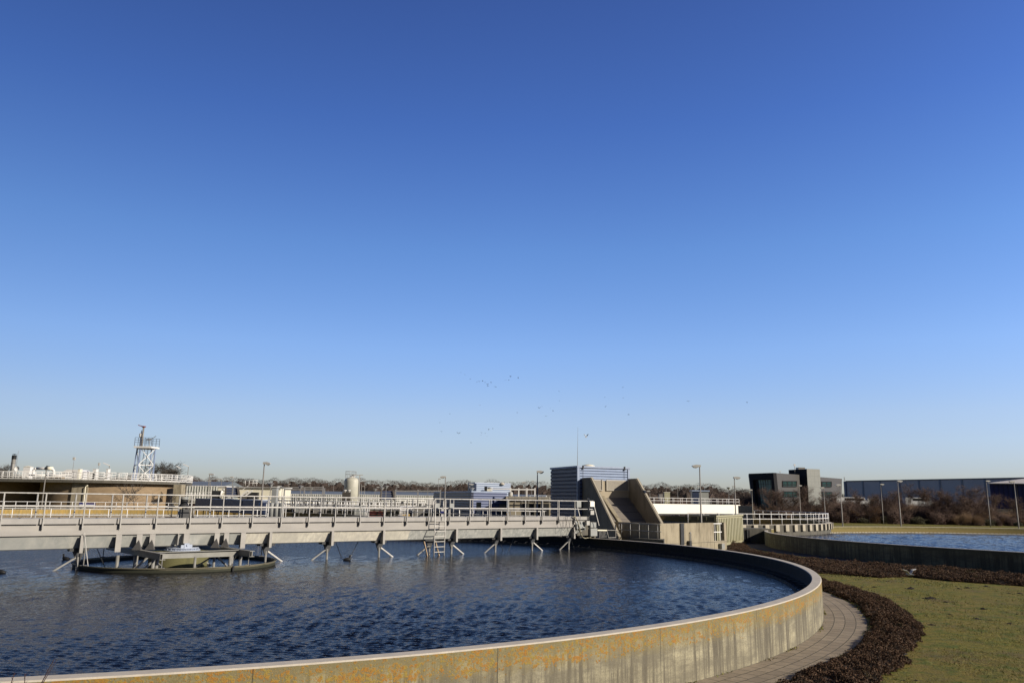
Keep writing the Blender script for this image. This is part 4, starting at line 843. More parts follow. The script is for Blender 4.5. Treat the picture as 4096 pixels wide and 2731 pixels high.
t = thing('gas_pipe', (a_[0].x, a_[0].y, SZ), 'thick white pipe bent in an upside down U on the digester roof', 'pipe'); MB().path(a_, .22, 10).build('pipe', 'white', t, True); p = at(194, 1870, 134); MB().tube(p, p+Vector((0, 0, .25)), .04).lathe(p+Vector((0, 0, .25)), [(.22, 0), (.22, .04)], 12).build('valve_wheel', 'black', t); p = at(199, 1873, 134); MB().tube((p.x-.7, p.y, p.z), (p.x+.5, p.y, p.z), .29, n=14).build('valve_body', 'cream', t, True)
a_ = [at(x, y, 133) for x, y in ((104, 1908), (112, 1899), (182, 1900), (262, 1903))]; t = thing('gas_pipe', (a_[0].x, a_[0].y, SZ), 'long low white pipe lying along the digester roof', 'pipe'); MB().path(a_, .13, 8).build('pipe', 'white', t, True)
b = MB(); c0, c1 = at(200, 1896, 133), at(240, 1906, 133); tag(MB().box(c0.x, c1.x, 133.5, 134.5, SZ, c0.z).build('plinth_block', 'brick'), 'beige block plinth on the digester roof', 'plinth')
c0, c1 = at(250, 1880, 137), at(333, 1906, 137); t = thing('gas_hood', (c0.x, 137, SZ), 'wide white hood with sloping shoulders on the digester roof', 'hood')
MB().add([(x, y, z) for y in (137, 140) for x, z in ((c0.x, SZ), (c1.x, SZ), (c1.x, c0.z-.4), (c1.x-.9, c0.z+.15), (c0.x+.7, c0.z+.15), (c0.x, c0.z-.3))], [(0, 1, 2, 3, 4, 5), (11, 10, 9, 8, 7, 6)]+[(i, i+6, (i+1) % 6+6, (i+1) % 6) for i in range(6)]).build('hood', 'white', t)
p = at(230, 1898, 134); t = thing('valve', (p.x, p.y, SZ), 'black handwheel valve between the pipe and the white hood', 'valve'); MB().tube((p.x, p.y, SZ), (p.x, p.y, SZ+.9), .12, n=8).lathe((p.x, p.y, SZ+.9), [(.3, 0), (.3, .05)], 12).build('valve_body', 'black', t)
for px0, px1, lb in ((349, 378, 'left white louvred box on the digester roof'), (372, 382, 'narrow white post box right of the louvred box on the roof'), (425, 430, 'slim white upright duct on the digester roof'), (313, 317, 'slim cream duct between the hood and the louvred box')):
    c0 = at(px0, 1890 if px1-px0 > 20 else 1876, 131); c1 = at(px1, 1900, 131); t = thing('roof_duct', (c0.x, 131, SZ), lb, 'duct'); MB().box(c0.x, c1.x, 131, 131.8, SZ, c0.z).build('body', 'cream' if px0 == 313 else 'white', t); MB().box(c0.x-.04, c1.x+.04, 130.95, 131.85, c0.z+.002, c0.z+.06).build('cap', 'white', t)
# lattice tower
tp = at(571, 1930, 137); tw = thing('lattice_tower', (tp.x, tp.y, SZ), 'pale blue steel lattice tower with platform and masts on the digester roof', 'tower'); zt = at(574, 1793, 137).z
cb_ = [(tp.x-1.62, tp.y-.5), (tp.x-.62, tp.y-1.5), (tp.x+1.5, tp.y+.3), (tp.x+.3, tp.y+1.5)]; ct_ = [(tp.x-1.30, tp.y-.5), (tp.x-.35, tp.y-1.3), (tp.x+1.40, tp.y+.3), (tp.x+.3, tp.y+1.3)]
for i in range(4): MB().bar((*cb_[i], SZ), (*ct_[i], zt), .20 if i != 3 else .15).build('leg', 'towerblue', tw)
LP = lambda i, f: Vector((*cb_[i], SZ)).lerp(Vector((*ct_[i], zt)), f)
b = MB()
for i, j in ((0, 1), (1, 2), (2, 3), (3, 0)):
    for f in (.0, .33, .66):
        if f < .6 and (i, j) != (3, 0): b.bar(LP(i, f*1.5+.5), LP(j, f*1.5), .09); b.bar(LP(i, f*1.5), LP(j, f*1.5+.5), .09) if (i, j) == (1, 2) else None
    for f in (.04, .5, .98): b.bar(LP(i, f), LP(j, f), .09)
b.build('cross_bracing', 'white', tw)
b = MB(); 
for i in range(14): f = i/14; b.bar(LP(1, f)+Vector((.35, .6, 0)), LP(1, f)+Vector((.95, .8, 0)), .05)
for d in (.35, .95): b.bar(LP(1, 0)+Vector((d, .7, 0)), LP(1, 1)+Vector((d, .7, 0)), .06)
b.build('ladder', 'darksteel', tw)
tpl = MB().box(tp.x-1.45, tp.x+1.55, tp.y-1.6, tp.y+1.6, zt, zt+.30).build('platform', 'white', tw)
b = MB(); xs_ = [tp.x-1.4+i*.58 for i in range(6)]
for x in xs_:
    for y in (tp.y-1.5, tp.y+1.5): b.bar((x, y, zt+.32), (x, y, zt+1.75), .05)
for z in (.95, 1.35, 1.75):
    for y in (-1.5, 1.5): b.bar((xs_[0], tp.y+y, zt+z), (xs_[-1], tp.y+y, zt+z), .045)
b.build('guard_rail', 'darksteel', tpl)
m0 = at(571, 1780, 137); m1 = at(575, 1708, 137); MB().tube((m1.x, tp.y, zt), (m1.x, tp.y, m1.z), .14, n=10).build('flare_pipe', 'lampgrey', tw, True); MB().lathe((m1.x, tp.y, m1.z), [(.12, -.1), (.36, .05), (.36, .16), (.1, .2)], 12).build('flare_head', 'red', tw); MB().bar((m1.x-.1, tp.y, m1.z+.1), (m1.x-1.0, tp.y, m1.z+.35), .12).build('flare_arm', 'red', tw)
m0 = at(562, 1738, 137); MB().lathe((m0.x, tp.y+.3, 0), [(.14, zt), (.14, m0.z-.6), (.32, m0.z-.3), (.34, m0.z+.2), (.12, m0.z+.3), (.05, m0.z+.8)], 12).build('siren', 'white', tw)
MB().tube((m0.x-.1, tp.y+.5, SZ), (m0.x+.05, tp.y+.5, zt+2.2), .16, n=8).build('pipe', 'barkgrey', tw)
m0 = at(600, 1756, 137); MB().tube((m0.x, tp.y, zt), (m0.x, tp.y, m0.z), .05).bar((m0.x-.5, tp.y, m0.z-.1), (m0.x+.2, tp.y, m0.z), .22).bar((m0.x+.2, tp.y, m0.z), (m0.x+1.0, tp.y, m0.z+.55), .08).build('floodlight', 'lampgrey', tw)
# blue framed sign on the yellow rim
p0, p1 = at(316, 2010, 121.8), at(379, 2031, 121.8); t = thing('sign', (p0.x, p0.y, 1.6), 'white sign panel in a dark blue frame before the digester wall', 'sign'); MB().box(p0.x, p1.x, 121.8, 121.9, p1.z, p0.z).build('frame', 'signblue', t); MB().box(p0.x+.14, p1.x-.12, 121.7, 121.795, p1.z+.1, p0.z-.22).build('panel', 'white', t)
# ================================================================ lamp posts
def lamp_box(scale_label, p, zt, side, group, head=1.0, mt='lampgrey'):
    t = thing('lamp_post', (p.x, p.y, 0), scale_label, 'lamp post', group); x, y = p.x, p.y
    MB().lathe((x, y, 0), [(.09, 0), (.085, 1.0), (.045, zt)], 8).build('pole', mt, t, True)
    s_ = side; h = MB(); L, H = .62*head, .17*head
    V = [(x+s_*a, y+c, zt+z) for c in (-.15, .15) for a, z in ((-.08, .0), (.12, -.02), (L, .03), (L*.97, .12), (L*.45, .19), (-.08, .16))]
    h.add(V, [(0, 1, 2, 3, 4, 5), (11, 10, 9, 8, 7, 6)]+[(i, i+6, (i+1) % 6+6, (i+1) % 6) for i in range(6)]); hd = h.build('lamp_head', 'lamphead', t)
    MB().add([(x+s_*a, y+c, zt+z) for c, k_ in ((-.13, 0), (.13, 0)) for a, z in ((.15, -.025), (L*.95, .045), (L*.8, -.07), (.3, -.12))], [(0, 1, 2, 3), (7, 6, 5, 4)]+[(i, i+4, (i+1) % 4+4, (i+1) % 4) for i in range(4)]).build('lens', 'glass_lamp', hd)
def lamp_cone(label, p, zt, group):
    t = thing('lamp_post', (p.x, p.y, 0), label, 'lamp post', group); x, y = p.x, p.y
    MB().lathe((x, y, 0), [(.07, 0), (.045, zt-.5)], 8).build('pole', 'lampgrey', t, True)
    MB().lathe((x, y, zt-.5), [(.05, 0), (.12, .06), (.36, .36)], 14).build('cone', 'glass_lamp', t); MB().lathe((x, y, zt-.138), [(.44, 0), (.42, .05), (.1, .12)], 14).build('cap', 'lampgrey', t)
GL = 'lamp posts across the plant'
def L(px, py, Y, side, label, head=1.0):
    p = at(px, py, Y); lamp_box(label, p, p.z-.2*head, side, GL, head)
L(1058, 1848, 67, 1, 'tall tapered lamp post with pale cap rising behind the bridge left of the silo', .8)
L(2798, 1857, 68, -1, 'tallest lamp post with flat head, in front of the beige concrete wall', 1.05)
L(2937, 1905, 83, 1, 'lamp post with pale head at the right end of the white walkway')
L(2150, 1881, 78, 1, 'lamp post with big pale head just left of the tall blue pump house', 1.0)
L(1782, 1903, 92, -1, 'lamp post rising above the ladder of the bridge')
L(3590, 1919, 113, 1, 'lamp post standing behind the right tank, middle one of three', 1.1); L(4055, 1921, 113, -1, 'lamp post near the right edge in front of the blue shed', 1.1); L(3360, 1935, 113, -1, 'lamp post between the office and the warehouse behind the right tank rim', 1.0)
L(3294, 1947, 140, -1, 'lamp post behind the right end of the curved white railing'); L(3007, 1956, 150, -1, 'lamp post before the left corner of the dark office'); L(3196, 1939, 175, 1, 'distant lamp post before the middle of the dark office'); L(3522, 1933, 170, 1, 'distant lamp post before the left half of the grey warehouse', 1.2); L(3944, 1919, 160, 1, 'distant lamp post at the left corner of the blue shed', 1.3)
p = at(187, 1868, 124); t = thing('lamp_post', (p.x, p.y, 0), 'thin lamp post with a small dark fitting in front of the dark brick wall', 'lamp post', GL); MB().lathe((p.x, p.y, 0), [(.12, 0), (.07, p.z)], 8).build('pole', 'lampgrey', t); MB().box(p.x-.22, p.x+.1, p.y-.1, p.y+.1, p.z-.35, p.z-.02).box(p.x-.06, p.x+.1, p.y-.06, p.y+.06, p.z, p.z+.25).build('lamp_head', 'darksteel', t)
for px, py, zt, sd, lb in ((839, 1892, None, 1, 'lamp post with domed head right of the bare trees by the greenhouse'), (843, 1919, 170, -1, 'lamp post before the greenhouse roof, smaller of the left pair'), (887, 1912, 165, -1, 'lamp post with long pale head at the right end of the greenhouse'), (868, 1912, 185, 1, 'plain lamp post in the middle of the greenhouse roof'), (933, 1905, 150, -1, 'lamp post in front of the dark sloping chute'), (1020, 1918, 240, -1, 'far lamp post with slanting head left of the tall lamp'), (974, 1927, 260, 1, 'far small lamp post before the wood, left of the railed stair'), (1154, 1933, 280, 1, 'far small lamp post right of the grey cabinet'), (1243, 1929, 220, -1, 'lamp post with pale head left of the silo, over the greenhouses'), (1336, 1924, 260, 1, 'plain thin lamp post next to the silo on its left'), (1113, 1941, 150, 1, 'short lamp with tilted head above the grey cabinet'), (1585, 1936, 200, 1, 'lamp post right of the dark glass panel, taller of the pair'), (1588, 1943, 240, 1, 'lamp post right of the dark glass panel, lower of the pair'), (1508, 1945, 230, 1, 'lamp post left of the dark glass panel'), (1712, 1936, 200, 1, 'lamp post above the navy building left end'), (1754, 1912, 230, 1, 'tallest far lamp post before the wood left of the ladder'), (1879, 1932, 120, 1, 'lamp post at the corner of the blue ribbed buildings'), (2101, 1926, 130, -1, 'lamp post with domed head above the beige pump building'), (2127, 1921, 230, 1, 'far lamp post between the two lamps left of the pump house'), (2599, 1960, 180, -1, 'lamp post just right of the trough wall'), (2664, 1946, 220, 1, 'lamp post above the cream control cabinet'), (2710, 1946, 200, 1, 'lamp post right of the cream cabinet'), (2790, 1941, 170, 1, 'lamp post partly behind the tallest lamp post'), (2817, 1936, 260, 1, 'far lamp post above the blue grey kiosk'), (2930, 1942, 190, 1, 'lamp post left of the one at the end of the white walkway')):
    L(px, py, zt or 110, sd, lb, 1.0 if (zt or 110) < 160 else 1.2)
for px, py, Y, lb in ((1084, 1930, 100, 'cone lamp on a thin post in front of the grey cabinet'), (1203, 1940, 115, 'cone lamp on a thin post left of the silo'), (1130, 1945, 150, 'small cone lamp right of the grey cabinet'), (1247, 1948, 160, 'small cone lamp under the box lamp left of the silo'), (928, 1942, 160, 'small cone lamp behind the dark sloping chute'), (1545, 1940, 115, 'cone lamp in front of the dark glass panel'), (1528, 1947, 130, 'cone lamp at the left edge of the dark glass panel'), (1500, 1953, 150, 'smallest cone lamp left of the dark glass panel'), (1888, 1949, 120, 'cone lamp at the corner of the blue ribbed buildings'), (1957, 1947, 150, 'cone lamp on the roof line of the pale blue building'), (2574, 1958, 150, 'cone lamp touching the right trough wall'), (2763, 1944, 150, 'cone lamp right of the kiosk corner'), (2914, 1947, 150, 'cone lamp near the end of the white walkway')):
    p = at(px, py, Y); lamp_cone(lb, p, p.z, 'cone lamps across the plant')
for p0, p1, Y, lb in (((414, 1851), (438, 1861), 150, 'slanted strip light on a thin post over the digester roof'), ((733, 1856), (754, 1865), 170, 'slanted strip light before the right bare tree, upper one'), ((706, 1863), (722, 1873), 180, 'slanted strip light before the right bare tree, lower one')):
    a, c = at(*p0, Y), at(*p1, Y); t = thing('lamp_post', (c.x, c.y, 0), lb, 'lamp post', 'slanted strip lights by the digester'); MB().bar(a, c, .3, .16).build('lamp_head', 'white', t); MB().tube((c.x, c.y, 0), c, .06, n=6).build('pole', 'lampgrey', t)
# ================================================================ middle distance plant, left to right
def blk(name, px0, px1, ytop, Y, depth, mat, label, cat, z0=0, ybot=None):
    a, c = at(px0, ytop, Y), at(px1, ytop, Y); t = thing(name, (a.x, Y, z0), label, cat); z0 = z0 if ybot is None else at(px0, ybot, Y).z
    MB().box(a.x, c.x, Y, Y+depth, z0, a.z).build('wall', mat, t); return t, a.x, c.x, a.z
# greenhouses
def greenhouse(px0, px1, y_roof, y_eave, Y, label, bays):
    a, c = at(px0, y_eave, Y), at(px1, y_eave, Y); zr = at(px0, y_roof, Y+4).z; t = thing('greenhouse', (a.x, Y, 0), label, 'greenhouse', 'greenhouses beyond the plant')
    MB().box(a.x, c.x, Y, Y+12, .0, a.z).build('glass_wall', 'ghglass', t)
    b = MB(); b.add([(a.x, Y-.1, a.z+.003), (c.x, Y-.1, a.z+.003), (c.x, Y+6, zr), (a.x, Y+6, zr), (a.x, Y+12, a.z+.003), (c.x, Y+12, a.z+.003)], [(0, 1, 2, 3), (3, 2, 5, 4), (0, 3, 4), (1, 5, 2)]); b.build('glass_roof', 'ghroof', t)
    b = MB(); n = bays
    for i in range(n+1): x = a.x+(c.x-a.x)*i/n; b.box(x-.07, x+.07, Y-.12, Y-.01, 0, a.z)
    for f in (.35, .7, .985): b.box(a.x, c.x, Y-.09, Y-.02, a.z*f-.07, a.z*f+.07)
    b.build('glazing_bar', 'white', t)
greenhouse(728, 900, 1923, 1940, 175, 'tall glass greenhouse right of the digester building', 16)
greenhouse(1113, 1410, 1961, 1973, 230, 'long low glass greenhouse left of the silo', 34)
greenhouse(1420, 1745, 1963, 1976, 225, 'long low glass greenhouse right of the silo', 38)
greenhouse(2045, 2190, 1976, 1986, 215, 'low glass greenhouse behind the concrete building, left of the pump house', 14)
# railed basins
def basin(px0, px1, Y0, Y1, z, label, depth=14, mat='concplain', wall='concdark'):
    a, c = at(px0, 2000, Y0), at(px1, 2000, Y1); t = thing('concrete_basin', (a.x, a.y, 0), label, 'basin', 'railed concrete basins')
    MB().prism([(a.x, a.y), (c.x, c.y), (c.x, c.y+depth), (a.x, a.y+depth)], 0, z-.25).build('wall', wall, t); MB().prism([(a.x-.2, a.y-.2), (c.x+.2, c.y-.2), (c.x+.2, c.y+depth), (a.x-.2, a.y+depth)], z-.248, z).build('slab', mat, t)
    return a, c, z
def brail(px0, px1, Y0, Y1, z, sp, label, h=1.1, r=.055, toe=True, **k):
    a, c = at(px0, 2000, Y0), at(px1, 2000, Y1); a.z = c.z = z; return railing('railing', [a, c], h, sp, label, group='railings in the middle of the plant', r=r, toe=toe, **k)
basin(1075, 1900, 128, 120, 2.15, 'long low concrete basin behind the bridge, nearest of the railed ones', 16, 'concplain', 'concdark')
brail(1078, 1890, 127.5, 119.5, 2.15, .95, 'white railing along the nearest basin behind the bridge')
brail(1090, 1860, 136, 130, 2.15, .95, 'white railing on the middle of the nearest basin')
brail(1075, 1900, 143, 136, 2.15, .95, 'white railing on the far edge of the nearest basin')
brail(1180, 1560, 132, 128, 2.15, .55, 'close barred white railing left of the ladder steps', toe=False)
basin(1118, 2040, 170, 158, 2.9, 'second concrete basin farther back, before the greenhouses', 16, 'concplain', 'concplain')
brail(1100, 1700, 150, 146, 2.5, 1.0, 'white railing between the two basins, seen through the others')
brail(1118, 1740, 169.5, 161, 2.9, 1.6, 'white railing on the second basin, before the greenhouses', r=.05)
basin(728, 1080, 150, 148, 2.6, 'concrete basin with dark wall below the tall greenhouse', 14, 'concplain', 'darkred')
brail(728, 905, 149.5, 149, 3.0, .8, 'white railing below the tall greenhouse', h=1.5, r=.05)
brail(960, 1075, 120, 119, 2.3, .5, 'close barred white railing above the blue walkway', toe=False)
# steps
p = at(1505, 2030, 112); t = thing('steps', (p.x, p.y, 0), 'white stair with handrails going down between the basins', 'stair')
b = MB()
for s_ in (-1.3, 1.3):
    for y, k_ in ((-.5, 0), (.5, .3)): b.bar((p.x+s_, p.y-1.6, 1.2), (p.x+s_*.85, p.y+1.2, 3.4), .10); b.bar((p.x+s_, p.y-1.6, .2), (p.x+s_*.85, p.y+1.2, 2.3), .10)
    for i in range(4): b.bar((p.x+s_, p.y-1.6+i*.8, .2+i*.6), (p.x+s_, p.y-1.6+i*.8, 1.4+i*.6), .06)
b.build('handrail', 'white', t); b = MB()
for i in range(7): b.box(p.x-1.2, p.x+1.2, p.y-1.6+i*.4, p.y-1.3+i*.4, .2+i*.3, .26+i*.3)
b.build('tread', 'red', t)
p = at(1722, 2018, 116); t = thing('equipment_rack', (p.x, p.y, 2), 'white boxed rack left of the ladder', 'equipment rack'); b = MB()
for i in range(3):
    for j in range(4): b.box(p.x-.55+i*.38, p.x-.22+i*.38, p.y, p.y+.4, 2.2+j*.42, 2.54+j*.42)
b.build('box', 'white', t)
for px, Y in ((1750, 70), (1775, 72)): pass
for i, (px0, px1, yt, yb, Y, mt, lb) in enumerate(((1185, 1215, 2022, 2033, 124, 'boxgrey', 'first grey machine housing under the basin railing'), (1260, 1285, 2020, 2033, 124, 'steel', 'second grey machine housing under the basin railing'), (1335, 1350, 2018, 2033, 122, 'darksteel', 'dark machine housing under the basin railing'), (1420, 1460, 2022, 2034, 121, 'boxgrey', 'wide grey machine housing right of the steps'), (1600, 1618, 2015, 2034, 119, 'lamphead', 'pale machine housing under the basin railing'), (1660, 1700, 2023, 2036, 118, 'steel', 'low grey machine housing left of the white rack'))):
    a, c = at(px0, yt, Y-2.5), at(px1, yb, Y-2.5); t = thing('machine_housing', (a.x, a.y, 1.2), lb, 'machine'); MB().box(a.x, c.x, Y-3, Y-2, 0, a.z).build('casing', mt, t); MB().lathe(((a.x+c.x)/2, Y-2.5, a.z), [(.18, 0), (.18, .3), (.1, .35)], 10).build('motor', 'darksteel', t)
# dark wedges (screw pump chutes)
for px0, px1, y0, y1, Y, lb in ((906, 955, 1948, 1980, 132, 'dark sloping chute cover with brown frame left of the cream building'), (1527, 1577, 1963, 1990, 140, 'dark glass chute cover with brown frame right of the silo')):
    a, c, e, f = at(px0, y0, Y), at(px1-6, y0, Y), at(px0-2, y1+8, Y-2), at(px1, y1+8, Y-2)
    t = thing('chute_cover', (a.x, Y, 0), lb, 'chute'); MB().add([a, c, f, e, a+Vector((0, .4, 0)), c+Vector((0, .4, 0)), f+Vector((0, .4, 0)), e+Vector((0, .4, 0))], [(3, 2, 1, 0), (4, 5, 6, 7), (0, 1, 5, 4), (1, 2, 6, 5), (2, 3, 7, 6), (3, 0, 4, 7)]).build('cover', 'bluedark', t)
    b = MB().bar(c+Vector((.1, -.1, 0)), f+Vector((.1, -.1, 0)), .35, .3).bar(a+Vector((-.1, -.1, 0)), e+Vector((-.1, -.1, 0)), .25, .3)
    b.build('frame', 'barkgrey', t); b = MB()
    for k_ in range(1, 4): b.bar(a.lerp(e, k_/4)+Vector((0, -.08, 0)), c.lerp(f, k_/4)+Vector((0, -.08, 0)), .06)
    b.build('batten', 'railshade', t)
# cream building with stair
t, x0, x1, zt = blk('plant_building', 955, 1118, 1949, 150, 8, 'cream', 'low cream plant building with railed roof in the middle distance', 'building')
MB().box(x0-.2, x1+.2, 149.6, 158.2, zt+.002, zt+.15).build('roof', 'white', t)
a, c = at(988, 1968, 149), at(1030, 1977, 149); MB().box(a.x, c.x, 149.2, 149.99, 1, a.z).build('awning', 'darksteel', t); MB().box(c.x-1.6, c.x, 149.0, 149.19, 1, a.z-.1).build('doorway', 'black', t)
a, c = at(980, 1947, 147), at(1030, 1947, 147); a.z = c.z = zt+.3; 
railing('railing', [a, c], 1.0, .7, 'white railing on the roof of the cream plant building', r=.045, group='railings in the middle of the plant')
t = thing('stair', (x0+1, 147, 0), 'white outside stair at the cream plant building', 'stair'); a, c = at(966, 1980, 147), at(992, 1962, 147); b = MB().bar(a, c, .2, .25).bar(a+Vector((.8, 0, 0)), c+Vector((.8, 0, 0)), .2, .25).bar(a+Vector((0, 0, .9)), c+Vector((0, 0, .9)), .1); b.build('flight', 'white', t)
t, x0, x1, zt = blk('plant_building', 873, 902, 1947, 155, 5, 'cream', 'small cream building behind the dark chute, by the greenhouse', 'building'); MB().box(x0-.15, x1+.15, 154.8, 160.2, zt+.002, zt+.2).build('roof', 'white', t)
p = at(868, 1966, 140); t = thing('pump_unit', (p.x, p.y, 0), 'dark motor with white pipe elbow below the tall greenhouse', 'pump'); MB().box(p.x-.9, p.x+.6, p.y, p.y+.8, 0, p.z+.2).build('motor', 'darksteel', t); MB().path([(p.x+.6, p.y, p.z-1), (p.x+.9, p.y, p.z+.3), (p.x+1.5, p.y, p.z+.4), (p.x+1.9, p.y, p.z-1)], .18, 8).build('pipe', 'white', t, True)
t, x0, x1, zt = blk('steel_cabinet', 1088, 1107, 1950, 112, 1.0, 'boxgrey', 'tall pale grey cabinet at the right end of the cream building', 'cabinet'); MB().box(x0-.1, x1+.1, 111.9, 113.1, zt+.002, zt+.18).build('roof', 'lamphead', t)
# steel pipe portals
def portal(px0, px1, ytop, Y, label, n=3, mat='lampgrey'):
    a, c = at(px0, ytop, Y), at(px1, ytop, Y); t = thing('pipe_portal', (a.x, Y, 0), label, 'pipe rack', 'pipe portals in the plant'); MB().bar(a, c, .14, .15).build('beam', mat, t)
    for i in range(n): q_ = a.lerp(c, i/(n-1)); MB().bar((q_.x, Y, 1.5), (q_.x, Y, q_.z+.2), .16).build('post', mat, t)
portal(932, 1292, 1949, 128, 'long thin steel pipe rack above the cream building', 3, 'railshade'); portal(1138, 1298, 1957, 118, 'steel pipe rack left of the silo', 3, 'railshade')
portal(1582, 1762, 1963, 112, 'pale steel pipe rack left of the navy building', 3, 'railshade'); portal(2043, 2140, 1957, 108, 'white portal frame over the beige concrete building', 4, 'white'); portal(1968, 2042, 1955, 112, 'white portal frame before the pale blue building', 2, 'white')
# silo
p = at(1405, 1985, 150); zt = at(1405, 1912, 150).z; t = thing('silo', (p.x, p.y, 0), 'cream upright storage silo with cage ladder and top railing', 'silo')
MB().lathe((p.x, p.y, 0), [(1.38, 0), (1.42, zt-.6), (1.32, zt-.2), (1.0, zt+.05), (.2, zt+.2)], 32).build('body', 'tanksilo', t, True)
b = MB()
for i in range(8):
    a = math.pi*2*i/8; b.bar((p.x+1.0*math.cos(a)-.3, p.y+1.0*math.sin(a), zt-.1), (p.x+1.0*math.cos(a)-.3, p.y+1.0*math.sin(a), zt+1.25), .05)
for z in (.7, 1.25):
    for i in range(8): a0, a1 = math.pi*2*i/8, math.pi*2*(i+1)/8; b.bar((p.x+math.cos(a0)-.3, p.y+math.sin(a0), zt+z), (p.x+math.cos(a1)-.3, p.y+math.sin(a1), zt+z), .05)
b.build('guard_rail', 'railshade', t); b = MB().bar((p.x+1.5, p.y-.5, 0), (p.x+1.5, p.y-.5, zt+.6), .16).bar((p.x, p.y-.5, zt+.6), (p.x+2.1, p.y-.5, zt+.6), .12).bar((p.x+1.9, p.y-.3, 0), (p.x+1.9, p.y-.3, zt-1), .05)
for i in range(6): b.bar((p.x+1.85, p.y-.3, 2+i*1.0), (p.x+2.5, p.y-.3, 2+i*1.0), .06)
b.bar((p.x+2.5, p.y-.3, 1.5), (p.x+2.5, p.y-.3, zt-1), .05).build('cage_ladder', 'lamphead', t)
MB().box(p.x-.3, p.x+.5, p.y-.4, p.y+.3, zt+.1, zt+.5).build('filter_box', 'white', t)
for px in (1380, 1396):
    p = at(px, 1967, 145); t = thing('vent_pillar', (p.x, p.y, 0), 'square brown vent pillar with round cap at the foot of the silo, %s one' % ('left' if px < 1390 else 'right'), 'vent', 'vent pillars before the silo'); MB().box(p.x-.42, p.x+.28, p.y-.3, p.y+.4, 0, p.z).build('shaft', 'barkgrey', t); MB().lathe((p.x, p.y, p.z), [(.22, 0), (.22, .18), (.36, .2), (.3, .4)], 14).build('cap', 'lamphead', t)
# blue buildings
def cornered(name, c_, l_, r_, ztpx, label, mats, Yc, Yl, Yr, cat='building', z0=0):
    """a building seen on its near corner: pixel columns of left end, corner, right end"""
    C = at(c_, ztpx, Yc); zt = C.z; Lp = at(l_, ztpx, Yl); Rp = at(r_, ztpx, Yr); F = Vector((Lp.x+Rp.x-C.x, Lp.y+Rp.y-C.y))
    t = thing(name, (C.x, C.y, 0), label, cat)
    for a, b_, m, nm in ((Lp, C, mats[0], 'side_wall'), (C, Rp, mats[1], 'front_wall')):
        d = (b_-a); d.z = 0; n = Vector((d.y, -d.x, 0)).normalized()
        MB().prism([(a.x, a.y), (b_.x, b_.y), (b_.x-n.x*.3, b_.y-n.y*.3), (a.x-n.x*.3, a.y-n.y*.3)], z0, zt).build(nm, m, t)
    MB().prism([(Lp.x, Lp.y), (C.x, C.y), (Rp.x, Rp.y), (F.x, F.y)], zt+.002, zt+.18).build('roof', mats[2], t)
    return t, C, Lp, Rp, zt
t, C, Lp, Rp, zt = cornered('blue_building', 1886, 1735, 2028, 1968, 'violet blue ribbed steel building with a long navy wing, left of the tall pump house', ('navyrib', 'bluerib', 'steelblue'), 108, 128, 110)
d = (Rp-C).normalized(); nn_ = Vector((d.y, -d.x, 0))
for f0, f1, zt_, mt, nm in ((.145, .275, 3.55, 'darkglass', 'door_top'), (.145, .275, 2.75, 'cream', 'door')):
    a, c = C.lerp(Rp, f0), C.lerp(Rp, f1); o_ = .03 if nm == 'door_top' else .06; MB().prism([(a.x+nn_.x*o_, a.y+nn_.y*o_), (c.x+nn_.x*o_, c.y+nn_.y*o_), (c.x, c.y), (a.x, a.y)], 0, zt_).build(nm, mt, t)
a, c = C.lerp(Rp, .78), C.lerp(Rp, .985); MB().prism([(a.x+nn_.x*.03, a.y+nn_.y*.03), (c.x+nn_.x*.03, c.y+nn_.y*.03), (c.x, c.y), (a.x, a.y)], 0, 3.35).build('shutter', 'steel', t)
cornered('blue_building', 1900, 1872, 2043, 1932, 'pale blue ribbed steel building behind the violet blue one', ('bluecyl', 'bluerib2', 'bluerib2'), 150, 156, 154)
for px, lb in ((1919, 'left'), (1965, 'middle'), (2008, 'right')):
    p = at(px, 1931, 153); t = thing('roof_dome', (p.x, p.y, p.z-.2), 'pale roof dome on the pale blue building, %s of three' % lb, 'roof dome', 'domes on the pale blue building'); MB().lathe((p.x, p.y, p.z-.3), [(.55, 0), (.45, .25), (.2, .42), (.05, .46)], 14).build('dome', 'louvre', t, True)
p = at(1942, 1966, 128); t = thing('air_handler', (p.x, p.y, 5), 'dark narrow unit and cream box on the violet blue roof', 'air handler'); zz = at(1942, 1945, 128).z; a = at(1937, 1966, 120); c = at(1948, 1966, 120); e = at(1968, 1966, 120); zr_ = at(1937, 1966, 120).z; MB().box(a.x, c.x, 120, 121.5, zr_-.5, at(1937, 1945, 120).z).build('dark_side', 'black', t); MB().box(c.x+.005, e.x, 120, 121.5, zr_-.5, at(1937, 1954, 120).z).build('casing', 'cream', t)
# beige concrete building
t, x0, x1, zt = blk('concrete_building', 2030, 2290, 1995, 104, 12, 'conc', 'low beige concrete building with dark openings, left of the tall pump house', 'building')
MB().box(x0-.2, x1+.2, 103.6, 116.2, zt+.002, zt+.35).build('roof', 'concplain', t)
a, c = at(2092, 2012, 104), at(2196, 2012, 104); MB().box(a.x, c.x, 103.9, 103.99, .5, a.z).build('opening', 'black', t)
for px in (2112, 2140, 2165): q_ = at(px, 2012, 103.8); MB().box(q_.x-.12, q_.x+.12, 103.6, 103.88, .5, a.z).build('mullion', 'concdark', t)
p0_, p1_ = at(2034, 1990, 103), at(2196, 1990, 103); t = thing('roof_pipe', (p0_.x, 103, p0_.z-.5), 'thin pipe with valves along the roof of the beige concrete building', 'pipe'); b = MB().tube(p0_, p1_, .07, n=6)
for i in range(7): q_ = p0_.lerp(p1_, i/6); b.tube(q_-Vector((0, 0, .7)), q_+Vector((0, 0, .3)), .05, n=6)
b.build('pipe', 'lampgrey', t)
